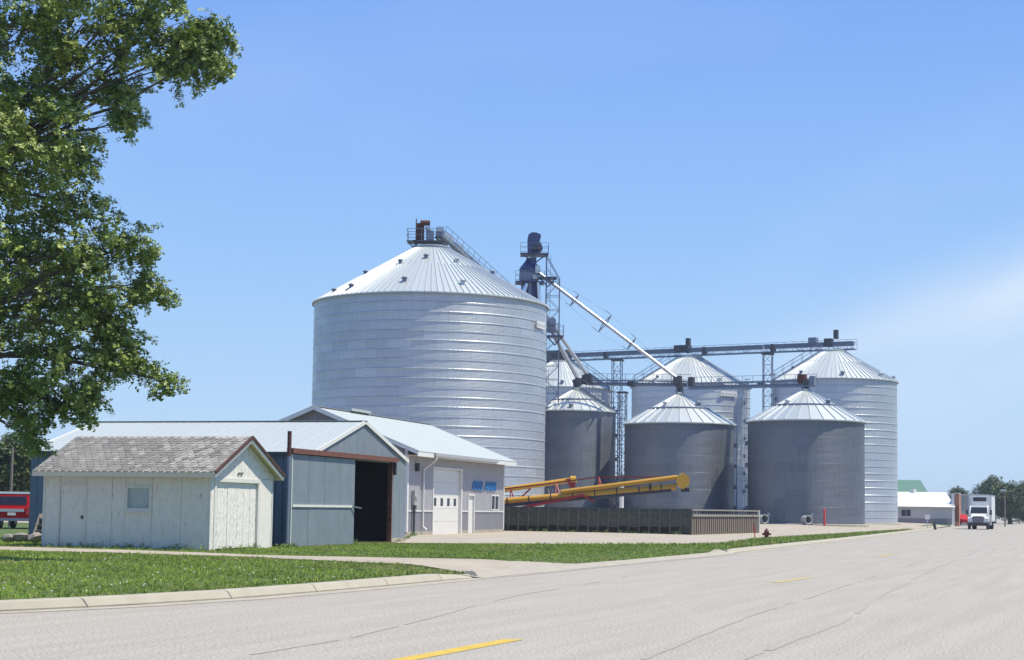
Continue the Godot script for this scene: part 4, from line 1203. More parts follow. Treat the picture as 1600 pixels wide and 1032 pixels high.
func make_leg():
	# bucket elevator behind the large bin
	var base = 0.45
	var t = thing("bucket_elevator", "tall dark blue bucket elevator rising behind the largest bin", "grain elevator", P(2.05, 165, base))
	var st = mb()
	box(st, Vector3(0, 13.6, -0.45), Vector3(0.62, 27.2, 0.5)); put("casing", st, M.leg_blue, t)
	st = mb(); box(st, Vector3(0, 13.6, 0.45), Vector3(0.62, 27.2, 0.5)); put("casing", st, M.leg_blue, t)
	st = mb(); box(st, Vector3(0, 0.6, 0), Vector3(0.9, 1.2, 1.9)); put("boot", st, M.leg_blue, t)
	# rounded head with its hood open to the right
	st = mb()
	var hp = [Vector2(-0.62, 0), Vector2(0.62, 0), Vector2(0.95, 0.5), Vector2(0.8, 0.95), Vector2(0.55, 1.25), Vector2(0.75, 1.75), Vector2(0.7, 1.95), Vector2(0.3, 2.12), Vector2(-0.2, 2.15), Vector2(-0.55, 1.9), Vector2(-0.65, 1.4)]
	prism(st, hp, -0.6, 0.6, Vector3(0, 27.7, 0)); put("head", st, M.leg_blue, t)
	st = mb(); tube(st, Vector3(0.55, 28.3, 0.55), Vector3(0.55, 28.3, 1.15), 0.32, 0.32, 14); box(st, Vector3(0.2, 28.2, 0.8), Vector3(0.5, 0.5, 0.5)); put("motor", st, M.dark_steel, t)
	st = mb(); quad(st, Vector3(0.72, 28.95, 0.5), Vector3(0.72, 28.95, -0.5), Vector3(0.64, 29.35, -0.5), Vector3(0.64, 29.35, 0.5)); put("head_opening", st, M.bright_steel, t)
	platform(t, 27.55, 2.9, 2.4, 0.1, 0)
	platform(t, 25.1, 1.9, 1.8, 1.5, 0.2, false)
	# distributor: a cone over a round drum
	st = mb(); lathe(st, [[0.35, 27.2], [0.5, 26.9], [1.1, 26.1], [1.1, 25.8], [1.0, 25.6]], 20, Vector3(-0.35, 0, 0)); put("distributor", st, M.leg_blue, t)
	st = mb(); lathe(st, [[1.0, 25.7], [1.02, 25.2], [1.0, 24.8], [0.7, 24.4]], 20, Vector3(-0.45, 0, 0)); put("distributor_drum", st, M.steel_grey, t)
	st = mb(); box(st, Vector3(0.45, 25.9, 1.0), Vector3(0.5, 0.8, 0.3)); box(st, Vector3(0.15, 25.1, 1.05), Vector3(0.4, 0.4, 0.3)); put("gate_drive", st, M.galvanised, t)
	platform(t, 24.6, 3.0, 2.6, -0.35, 0)
	# spouts gathered under the distributor
	for k in 7:
		var a = PI * (0.15 + 0.7 * k / 6.0)
		st = mb(); tube(st, Vector3(-0.35 + cos(a) * 0.8, 24.6, sin(a) * 0.8), Vector3(-0.3 + cos(a) * (1.0 + 0.3 * (k % 2)), 15.5, sin(a) * 1.2), 0.19, 0.19, 8); put("drop_spout", st, M.leg_blue if k % 3 else M.steel_grey, t)
	st = mb(); tube(st, Vector3(-0.7, 24.4, 0.95), Vector3(-2.4, 18.6, 1.6), 0.24, 0.24, 8); put("drop_spout", st, M.bright_steel, t)
	st = mb(); tube(st, Vector3(0.5, 24.6, 0.95), Vector3(1.1, 17.0, 1.2), 0.2, 0.2, 8); put("drop_spout", st, M.bright_steel, t)
	# ladder tower on the right
	for q in [[1.35, -0.6], [2.75, -0.6], [2.75, 0.7], [1.35, 0.7]]:
		st = mb()
		var topy = 27.4 if q[0] < 2 else 25.0
		beam(st, Vector3(q[0], -0.3, q[1]), Vector3(q[0], topy, q[1]), 0.09)
		if q[0] > 2: beam(st, Vector3(q[0], 25.0, q[1]), Vector3(1.35, 27.5, q[1]), 0.07)
		put("tower_leg", st, M.steel_grey, t)
	st = mb()
	for k in 17:
		var y = 1.5 + k * 1.45
		for z in [-0.6, 0.7]:
			beam(st, Vector3(1.35, y, z), Vector3(2.75, y, z), 0.05)
			beam(st, Vector3(1.35 if k % 2 else 2.75, y, z), Vector3(2.75 if k % 2 else 1.35, y + 1.45, z), 0.04)
		for x in [1.35, 2.75]: beam(st, Vector3(x, y, -0.6), Vector3(x, y, 0.7), 0.05)
	put("tower_bracing", st, M.steel_grey, t)
	st = mb()
	for e in [-0.2, 0.2]: beam(st, Vector3(1.6, 0.2, 0.75 + e * 0.0), Vector3(1.6 + e, 27.5, 0.75), 0.04)
	for y in spread(1, 27, 0.4): beam(st, Vector3(1.42, y, 0.75), Vector3(1.8, y, 0.75), 0.03)
	put("ladder", st, M.steel_grey, t)
	st = mb(); box(st, Vector3(1.0, 20.6, 0.6), Vector3(0.9, 1.5, 0.7)); put("electric_box", st, M.grey_block, t)
	st = mb(); box(st, Vector3(1.9, 19.9, 0.7), Vector3(1.0, 1.0, 0.8)); tube(st, Vector3(2.0, 20.5, 0.6), Vector3(2.0, 20.5, 1.4), 0.4, 0.4, 12); put("conveyor_drive", st, M.steel_grey, t)
	platform(t, 19.0, 1.8, 1.6, 2.3, 0.4)

func spout(label, a: Vector3, b: Vector3, r, brackets: Array):
	var t = thing("grain_spout", label, "spout", b)
	var d = a - b
	var s = mb(); tube(s, Vector3.ZERO, d, r, r, 14); put("pipe", s, M.galvanised, t)
	var f = frame_of(d)
	for k in 5:
		var m = mb(); tube(m, d * (0.08 + 0.2 * k), d * (0.08 + 0.2 * k) + d.normalized() * 0.16, r + 0.035, r + 0.035, 14); put("pipe_band", m, M.galvanised, t)
	for e in brackets:
		var m = mb(); var z = e[1]
		var c = d * e[0]
		var pts = [c + f.x * z, c + f.y * z, c - f.x * z, c - f.y * z]
		for i in 4:
			beam(m, pts[i], pts[(i + 1) % 4], 0.06)
			beam(m, c, pts[i], 0.06)
		for i in 4: beam(m, pts[i], pts[i] + d.normalized() * z * 0.8, 0.04)
		put("truss_frame", m, M.steel_grey, t)
	if brackets.size():
		var m = mb()
		for e in [1, -1]:
			var last = Vector3.ZERO
			for q in brackets + [[1.0, 0.0]]:
				var nx = d * q[0] + f.y * q[1] * e
				beam(m, last, nx, 0.015)
				last = nx
		put("stay_cable", m, M.steel_grey, t)
	var hd = mb(); box(hd, Vector3(0, -0.25, 0), Vector3(0.7, 0.8, 0.7)); put("inlet_box", hd, M.dark_steel, t)

func make_bins():
	var big = grain_bin("largest grain bin, standing tall behind the workshop", -7.75, 149.8, 0.45, 10.92, 20.5, 26.0, 24, {"sheets": 32, "mats": "sheet_", "bead": 0.02, "panels": 60, "mid_rib": true, "collar": 1.7, "lap": 0.985,
		"vents": [[-7, 0.72, 0.3], [-33, 0.62, 0.3], [28, 0.66, 0.3, 1], [62, 0.5, 0.3], [-15, 0.2, 0.34], [17, 0.17, 0.34, 1], [-46, 0.12, 0.34], [-62, 0.45, 0.3], [-58, 0.08, 0.3]], "plaque": [66, 18.0, 2.2, 0.62], "group": "grain bins of the elevator"})
	# machinery on the peak of the large bin
	var pk = thing("head_drive", "rusty conveyor drive and platform on the peak of the largest bin", "conveyor drive", P(-8.3, 149.8, 26.3))
	var s = mb(); box(s, Vector3(-0.6, 1.35, 0), Vector3(0.75, 1.5, 0.8)); put("drive_housing", s, M.rust_motor, pk)
	s = mb(); tube(s, Vector3(-0.55, 2.1, 0.5), Vector3(0.35, 2.1, 0.5), 0.26, 0.26, 12); put("motor", s, M.rust_motor, pk)
	s = mb(); beam(s, Vector3(-0.95, 0, 0.4), Vector3(-0.95, 2.5, 0.4), 0.1); put("mast", s, M.rust_steel, pk)
	s = mb(); box(s, Vector3(0.2, 0.35, 0), Vector3(2.8, 0.12, 1.8)); put("platform", s, M.dark_steel, pk)
	s = mb(); box(s, Vector3(0.35, 0.95, 0.1), Vector3(0.7, 0.9, 0.9)); box(s, Vector3(1.2, 1.1, 0), Vector3(0.6, 0.5, 0.8)); put("gear_box", s, M.steel_grey, pk)
	s = mb(); box(s, Vector3(0.15, 1.6, 0.5), Vector3(0.5, 0.35, 0.3)); box(s, Vector3(1.3, 1.55, 0.45), Vector3(0.75, 0.45, 0.15)); put("guard_plate", s, M.galvanised, pk)
	s = mb()
	for q in [[-1.75, 0.9], [-1.75, -0.9], [-0.4, 0.9], [1.6, 0.9], [1.6, -0.9]]: beam(s, Vector3(q[0], 0.35, q[1]), Vector3(q[0], 1.5, q[1]), 0.05)
	for e in [0.95, 1.5]:
		beam(s, Vector3(-1.75, e, 0.9), Vector3(1.6, e, 0.9), 0.045); beam(s, Vector3(-1.75, e, -0.9), Vector3(-1.75, e, 0.9), 0.045); beam(s, Vector3(-1.75, e, -0.9), Vector3(1.6, e, -0.9), 0.045)
	box(s, Vector3(-1.4, 0.35, 0), Vector3(0.8, 0.1, 1.8))
	put("guard_rail", s, M.steel_grey, pk)
	s = mb()
	for q in [[-0.9, 0.7], [-0.9, -0.7], [1.0, 0.7], [1.0, -0.7]]: beam(s, Vector3(q[0] * 1.3, -0.45, q[1]), Vector3(q[0], 0.35, q[1]), 0.1)
	for e in [-1, 1]: beam(s, Vector3(-1.7, 0.35, e * 0.8), Vector3(-1.0, -0.35, e * 0.7), 0.07)
	put("stand", s, M.dark_steel, pk)
	# inclined conveyor from the leg up over the roof to the peak
	catwalk("roof_conveyor", "inclined conveyor with handrail climbing the right roof slope of the largest bin", P(1.2, 160.6, 21.3), P(-7.2, 149.9, 27.2), 0.55, 0.7, 1.1, 16, [[0.93, Vector3(0.8, 0.7, 1.4), 0.5, "galvanised"], [0.8, Vector3(0.75, 0.6, 0.9), 0.45, "galvanised"]])
	# three tall bins in the back row
	var ro = {"sheets": 20, "mats": "rear_sheet_", "bead": 0.02, "panels": 40, "mid_rib": true, "collar": 1.45, "cage": true}
	grain_bin("tall pale bin farthest right in the back row", 39.4, 195, 0.42, 7.5, 17.55, 21.3, 20, ro.merged({"vents": [[8, 0.1, 0.34], [52, 0.12, 0.34, 1], [88, 0.1, 0.3], [-36, 0.18, 0.3], [-70, 0.4, 0.3]], "ladders": [-66], "stairs": [-72]}))
	grain_bin("tall bin in the middle of the back row with white name plate", 23.1, 206, 0.45, 7.6, 17.55, 21.4, 20, ro.merged({"vents": [[30, 0.1, 0.34, 1], [75, 0.06, 0.34], [-40, 0.2, 0.3]], "ladders": [62], "stairs": [-72], "plaque": [38, 15.85, 2.6, 0.6]}))
	grain_bin("tall bin at the left end of the back row, half hidden by the smallest bin", 6.5, 214, 0.45, 6.85, 17.6, 21.3, 20, ro.merged({"vents": [[2, 0.1, 0.34], [34, 0.12, 0.34], [50, 0.3, 0.3]], "ladders": [66], "stairs": [70]}))
	# three weathered bins in front
	var fo = {"sheets": 15, "mats": "dull_sheet_", "bead": 0.0, "panels": 30, "collar": 0.42, "lap": 0.5}
	grain_bin("weathered dark grey bin nearest the street, front right", 28.75, 156, 0.5, 5.62, 10.45, 13.5, 12, fo.merged({"vents": [[-38, 0.55, 0.3, 1], [48, 0.55, 0.34]], "ladders": [-88]}))
	grain_bin("weathered dark grey bin in the middle of the front row, behind the auger head", 17.05, 162, 0.5, 5.52, 10.35, 13.4, 12, fo.merged({"vents": [[-35, 0.6, 0.3, 1], [48, 0.6, 0.34]], "ladders": [84]}))
	grain_bin("narrow weathered bin beside the largest bin, front left", 6.75, 167, 0.5, 4.15, 11.8, 14.1, 13, fo.merged({"panels": 24, "lap": 0.98, "vents": [[-8, 0.12, 0.3], [62, 0.3, 0.32], [80, 0.1, 0.25]], "ladders": [80], "stairs": [62]}))
	# overhead conveyors
	catwalk("overhead_conveyor", "long high truss conveyor over the peaks of the back row", P(5.0, 215.5, 21.55), P(31.6, 200.3, 21.65), 0.9, 0.9, 1.3, 26, [[0.28, Vector3(1.0, 0.9, 0.35), 0.45, "dark_steel"], [0.64, Vector3(1.3, 0.8, 2.0), 0.95, "dark_steel"], [0.665, Vector3(0.6, 1.9, 0.5), 1.3, "dark_steel"], [0.74, Vector3(1.0, 1.0, 0.4), 0.5, "dark_steel"], [0.05, Vector3(1.6, 1.6, 3.0), 0.6, "dark_steel"]])
	catwalk("overhead_conveyor", "right end of the high conveyor reaching past the last tall bin", P(31.7, 200.2, 21.65), P(41.7, 194.0, 21.6), 0.9, 0.9, 1.3, 10, [[0.1, Vector3(1.0, 1.0, 0.4), 0.5, "dark_steel"], [0.55, Vector3(0.9, 0.8, 1.0), 1.2, "steel_grey"], [0.72, Vector3(1.0, 1.0, 0.9), 0.9, "dark_steel"], [0.8, Vector3(0.5, 1.1, 0.5), 1.9, "dark_steel"]])
	catwalk("overhead_conveyor", "lower conveyor from the spout inlet to the middle front bin", P(7.9, 167.6, 14.75), P(17.9, 162.3, 14.35), 0.45, 0.6, 1.2, 11, [[0.0, Vector3(0.9, 1.0, 0.9), 0.5, "dark_steel"], [0.45, Vector3(0.7, 0.5, 0.7), 0.1, "dark_steel"], [0.9, Vector3(0.7, 0.7, 0.7), 0.65, "plastic_black"]])
	catwalk("overhead_conveyor", "lower conveyor between the two right front bins", P(17.95, 161.6, 14.0), P(29.6, 155.6, 14.0), 0.5, 0.6, 1.2, 12, [[0.02, Vector3(0.7, 0.9, 0.5), 0.7, "dark_steel"], [0.9, Vector3(0.8, 0.8, 0.75), 0.7, "rust_motor"], [0.98, Vector3(0.6, 0.9, 0.5), 0.5, "steel_grey"]])
	lattice_tower("lattice tower holding the high conveyor left of the middle tall bin", 13.85, 210.2, 0.4, 21.3, 1.15, "lattice towers under the high conveyor")
	lattice_tower("lattice tower holding the high conveyor left of the last tall bin", 32.1, 200, 0.4, 21.4, 1.1, "lattice towers under the high conveyor")
	lattice_tower("short lattice tower beside the left edge of the middle front bin", 11.9, 171.5, 0.4, 14.2, 0.8)
	# stands under the lower conveyors
	for q in [[17.05, 162, 13.5, "short steel stand on the peak of the middle front bin"], [28.75, 156, 13.6, "short steel stand on the peak of the right front bin"], [6.75, 167, 14.2, "spout hopper on the peak of the narrow front bin"]]:
		var t = thing("peak_stand", q[3], "stand", P(q[0], q[1], q[2]), 0, "stands on the peaks of the front bins")
		var m = mb()
		for e in [[-1, -1], [1, -1], [1, 1], [-1, 1]]: beam(m, Vector3(e[0] * 0.35, -0.15, e[1] * 0.35), Vector3(e[0] * 0.28, 0.65, e[1] * 0.28), 0.07)
		put("frame", m, M.steel_grey, t)
		m = mb(); lathe(m, [[0.2, 0.0], [0.2, 0.3], [0.42, 0.7], [0.42, 1.0]], 12); put("hopper", m, M.dark_steel, t)
	# floodlight on the tower by the last tall bin
	var fl = thing("floodlight", "small dark floodlight on the lattice tower left of the last tall bin", "floodlight", P(31.2, 199.4, 17.3))
	s = mb(); beam(s, Vector3(0.5, -0.3, 0), Vector3(0, 0.2, 0), 0.07); put("bracket", s, M.steel_grey, fl)
	s = mb(); box(s, Vector3(-0.15, 0.35, 0.1), Vector3(0.6, 0.4, 0.4), Basis(Vector3.RIGHT, 0.5)); put("lamp_head", s, M.dark_steel, fl)
	# spouts
	make_leg()
	spout("long silver spout slanting from the elevator top to the middle front bin", P(2.5, 165, 26.2), P(16.75, 162, 15.1), 0.18, [[0.32, 0.75], [0.51, 1.1], [0.73, 0.75]])
	spout("silver spout falling steeply to the narrow front bin", P(2.1, 165.4, 23.6), P(6.95, 167, 15.2), 0.22, [])
	spout("silver spout ending at the left end of the lower conveyor", P(2.3, 165.6, 23.4), P(7.95, 167.4, 15.7), 0.2, [])
	# aeration fans at the foot of the right front bin
	for q in [[23.75, 150.6, "left white round aeration fan at the foot of the right bin"], [27.6, 149.3, "right white round aeration fan at the foot of the right bin"]]:
		var t = thing("aeration_fan", q[2], "fan", P(q[0], q[1], 0.5), 25.0, "aeration fans at the front right bin")
		t.scale = Vector3.ONE * 0.8
		var m = mb()
		lathe(m, [[0.28, -0.55], [0.5, -0.5], [0.5, 0.35], [0.56, 0.4], [0.5, 0.42], [0.42, 0.36], [0.4, -0.3]], 20, Vector3(0, 0.6, 0), Basis(Vector3.RIGHT, PI / 2)); put("duct", m, M.grey_block, t)
		m = mb(); tube(m, Vector3(0, 0.6, -0.2), Vector3(0, 0.6, 0.2), 0.16, 0.16, 10); 
		for k in 5: beam(m, Vector3(0, 0.6, 0.1), Vector3(cos(k * TAU / 5) * 0.38, 0.6 + sin(k * TAU / 5) * 0.38, 0.1), 0.12, 0.03)
		put("fan_wheel", m, M.dark_steel, t)
		m = mb(); slab(m, Vector3(-0.4, 0.0, -0.3), Vector3(-0.3, 0.35, 0.3)); slab(m, Vector3(0.3, 0.0, -0.3), Vector3(0.4, 0.35, 0.3)); put("stand", m, M.steel_grey, t)
		m = mb(); slab(m, Vector3(0.7, 0.0, -0.1), Vector3(0.78, 1.3, 0.0)); slab(m, Vector3(0.6, 1.0, -0.1), Vector3(0.88, 1.35, 0.05)); put("switch_box", m, M.steel_grey, t)
	var rp = thing("red_post", "red steel guard post at the foot of the right front bin", "post", P(29.2, 149.0, 0.5))
	s = mb(); tube(s, Vector3(0, -0.3, 0), Vector3(0, 1.45, 0), 0.11, 0.11, 12); lathe(s, [[0.11, 1.45], [0.08, 1.52], [0, 1.55]], 12); put("pipe", s, M.post_red, rp)

# ---------------------------------------------------------------- wall of the pit, augers
func make_fence():
	var c = P(10.6, 93.8, 0.27)
	var t = thing("timber_wall", "low dark timber bunk wall with posts and a plank top in front of the augers", "wall", c, ROADYAW)
	var n = 25
	var pitch = 0.62
	for k in n:
		var s = mb(); var x = -k * pitch
		slab(s, Vector3(x - 0.07, -0.1, 0.0), Vector3(x + 0.03, 1.46 + 0.02 * rng.randf(), 0.09 + 0.02 * rng.randf())); put("post", s, M.fence_dark, t)
		s = mb(); slab(s, Vector3(x - pitch - 0.02, 0.42 + 0.02 * rng.randf(), -0.1), Vector3(x - 0.024, 1.338, -0.004)); put("panel", s, M.fence_panel, t)
		s = mb(); slab(s, Vector3(x - pitch - 0.02, -0.1, -0.3), Vector3(x - 0.024, 0.5, -0.2)); put("lower_board", s, M.fence_gap, t)
		if k > 4 and rng.randf() < 0.5:
			s = mb(); slab(s, Vector3(x - pitch + 0.035, 0.38, -0.05), Vector3(x - 0.075, 0.415, 0.05)); put("ledge", s, M.fence_wood, t)
	var s = mb(); slab(s, Vector3(-n * pitch, 1.16, 0.112), Vector3(0.02, 1.28, 0.15)); put("rail", s, M.fence_dark, t)
	s = mb(); slab(s, Vector3(-n * pitch, 1.34, -0.16), Vector3(0.08, 1.5, -0.02)); put("top_plank", s, M.fence_dark, t)
	s = mb(); slab(s, Vector3(-n * pitch, -0.1, -0.6), Vector3(-0.3, 0.3, -0.5)); put("back_plank", s, M.fence_gap, t)
	s = mb(); prism(s, [Vector2(-1.4, -0.05), Vector2(-0.08, -0.05), Vector2(-0.08, 0.75), Vector2(-0.5, 0.5)], -0.3, -0.12); put("brace", s, M.fence_dark, t)
	# lit return wall of close upright boards
	var u = P(16.64, 107.6, 0.27) - c
	var loc = Basis(Vector3.UP, deg_to_rad(-ROADYAW)) * u
	var ln = loc.length()
	var f = Basis(loc.normalized(), Vector3.UP, loc.normalized().cross(Vector3.UP))
	var m = 34
	for k in m:
		var p = f * Vector3((k + 0.5) * ln / m, 0, 0)
		s = mb(); box(s, p + Vector3(0, 0.58, 0) + f.z * 0.012 * rng.randf(), Vector3(ln / m * 0.62, 1.2 + 0.03 * rng.randf(), 0.05), f); put("board", s, M.fence_wood, t)
	s = mb(); box(s, f * Vector3(ln / 2, 0.55, -0.08), Vector3(ln, 1.2, 0.05), f); put("backing", s, M.fence_gap, t)
	s = mb(); box(s, f * Vector3(ln / 2, 1.12, 0.07), Vector3(ln, 0.13, 0.06), f); put("rail", s, M.grey_wood, t)
	s = mb(); box(s, f * Vector3(ln / 2, 1.44, 0.0), Vector3(ln + 0.1, 0.08, 0.14), f); put("top_plank", s, M.grey_wood, t)
	for k in 26:
		s = mb(); box(s, f * Vector3((k + 0.5) * ln / 26, 1.28, -0.02), Vector3(0.12, 0.26, 0.06), f); put("short_post", s, M.fence_dark, t)
	s = mb(); box(s, f * Vector3(ln + 0.08, 0.7, 0.0), Vector3(0.12, 1.55, 0.16), f); put("end_post", s, M.white_trim, t)

func make_augers():
	var t = thing("grain_auger", "long yellow grain auger with hexagonal head and red lift frame behind the wall", "auger", P(-9.0, 103.8, 0.45))
	var o = t.position
	var L = func(x, d, y): return P(x, d, y) - o
	var a = L.call(-8.0, 103.6, 1.35); var b = L.call(10.35, 100.2, 3.15)
	var s = mb(); tube(s, a, b, 0.215, 0.215, 18); put("main_tube", s, M.auger_yellow, t)
	for k in 11:
		var m = mb(); var p = a.lerp(b, 0.2 + 0.075 * k); tube(m, p, p + (b - a).normalized() * 0.07, 0.235, 0.235, 18); put("tube_band", m, M.plastic_black, t)
	s = mb(); tube(s, a + Vector3(0, -0.3, 0.02), b + Vector3(-0.3, -0.22, 0.02), 0.13, 0.13, 10); put("under_rail", s, M.dark_steel, t)
	s = mb(); tube(s, L.call(3.2, 101.4, 2.72), L.call(10.4, 100.1, 3.74), 0.15, 0.15, 14); put("upper_tube", s, M.auger_yellow, t)
	# hexagonal discharge head
	var hx = []
	for k in 6: hx.append(Vector2(cos(TAU * k / 6 + PI / 6) * 0.44, sin(TAU * k / 6 + PI / 6) * 0.52))
	s = mb(); prism(s, hx, -0.32, 0.32, L.call(10.75, 100.1, 3.5)); put("discharge_head", s, M.auger_yellow, t)
	s = mb(); box(s, L.call(10.9, 100.1, 2.95), Vector3(0.5, 0.25, 0.5)); put("spout_mouth", s, M.plastic_black, t)
	s = mb(); tube(s, L.call(8.7, 100.1, 3.0), L.call(8.75, 100.1, 3.0), 0.24, 0.24, 14); box(s, L.call(8.7, 99.8, 3.15), Vector3(0.18, 0.3, 0.1)); put("clamp", s, M.plastic_black, t)
	# red bridging truss above
	s = mb()
	var rp = [L.call(-5.0, 103.2, 2.3), L.call(0.0, 102.6, 2.95), L.call(2.9, 102.2, 3.32), L.call(5.6, 101.6, 3.72), L.call(9.6, 100.5, 3.75)]
	for i in rp.size() - 1: beam(s, rp[i], rp[i + 1], 0.08)
	for e in [[-1.0, 0.37], [2.9, 0.59], [5.6, 0.74]]:
		var q = a.lerp(b, e[1])
		var top = rp[1] if e[0] < 0 else (rp[2] if e[0] < 4 else rp[3])
		beam(s, Vector3(top.x, q.y, q.z), top, 0.07); beam(s, Vector3(top.x + 0.3, q.y, q.z), top, 0.05)
	put("bridging_cable", s, M.auger_red, t)
	# red lift arm and axle with wheels
	s = mb()
	for z in [-0.5, 0.5]: beam(s, L.call(-3.6, 101.6 + z, 0.75), L.call(4.6, 101.0 + z * 0.3, 2.55), 0.1, 0.17)
	beam(s, L.call(4.6, 101.0, 2.5), L.call(5.3, 101.0, 2.15), 0.12); beam(s, L.call(4.3, 101.0, 2.55), L.call(5.1, 101.3, 2.6), 0.14)
	put("lift_arm", s, M.auger_red, t)
	s = mb(); beam(s, L.call(-3.6, 101.7, 0.65), L.call(-3.6, 104.9, 0.65), 0.14); put("axle", s, M.auger_red, t)
	for z in [101.6, 105.0]:
		s = mb(); tube(s, L.call(-3.6, z - 0.12, 0.75), L.call(-3.6, z + 0.12, 0.75), 0.34, 0.34, 18); put("wheel", s, M.black_rubber, t)
	s = mb(); box(s, L.call(-8.4, 103.7, 0.85), Vector3(1.2, 0.8, 1.4)); put("intake_hopper", s, M.auger_yellow, t)
	# swing-away intake tube
	s = mb(); tube(s, L.call(-2.5, 102.6, 1.7), L.call(2.8, 102.4, 2.45), 0.19, 0.19, 12); put("intake_tube", s, M.auger_yellow, t)
	# second auger behind
	var t2 = thing("grain_auger", "shorter yellow auger with red end hood, behind and above the long one", "auger", P(-8.0, 108.5, 0.45))
	o = t2.position
	a = L.call(-7.5, 108.2, 2.0); b = L.call(3.45, 107, 3.72)
	s = mb(); tube(s, a, b, 0.18, 0.18, 16); put("tube", s, M.auger_yellow, t2)
	s = mb(); tube(s, b - (b - a).normalized() * 0.25, b + (b - a).normalized() * 0.12, 0.29, 0.25, 14); put("end_collar", s, M.auger_yellow, t2)
	s = mb(); prism(s, [Vector2(-0.6, 0.05), Vector2(0.1, 0.1), Vector2(0.05, -0.55), Vector2(-0.3, -0.6)], -0.2, 0.2, b); put("end_hood", s, M.auger_red, t2)
	s = mb(); beam(s, L.call(1.6, 107.2, 3.2), L.call(1.75, 106.3, 2.3), 0.06); beam(s, L.call(2.0, 107.2, 3.25), L.call(1.8, 106.3, 2.3), 0.06); put("stay", s, M.dark_steel, t2)
	s = mb()
	for z in [-0.6, 0.6]: beam(s, L.call(-2.0, 107.6 + z, 0.8), L.call(0.4, 107.3, 3.05), 0.09)
	put("lift_arm", s, M.auger_red, t2)
	for z in [106.3, 108.9]:
		s = mb(); tube(s, L.call(-2.0, z - 0.1, 0.75), L.call(-2.0, z + 0.1, 0.75), 0.34, 0.34, 16); put("wheel", s, M.black_rubber, t2)
	var wp = thing("white_post", "tall white post between the narrow bin and the middle front bin", "post", P(10.55, 152, 0.45))
	s = mb(); tube(s, Vector3(0, -0.3, 0), Vector3(0, 3.6, 0), 0.2, 0.2, 12); put("shaft", s, M.clean_white, wp)

# ---------------------------------------------------------------- vehicles
func wheel(t, at: Vector3, r: float, w: float):
	var s = mb(); lathe(s, [[r * 0.6, -w / 2], [r * 0.92, -w / 2], [r, -w / 2 + 0.03], [r, w / 2 - 0.03], [r * 0.92, w / 2], [r * 0.6, w / 2]], 22, at, Basis(Vector3.FORWARD, PI / 2))
	var o = put("wheel", s, M.black_rubber, t)
	s = mb(); lathe(s, [[0, -w * 0.4], [r * 0.62, -w * 0.4], [r * 0.62, w * 0.4], [0, w * 0.3]], 18, at, Basis(Vector3.FORWARD, PI / 2)); put("rim", s, M.galvanised, o)

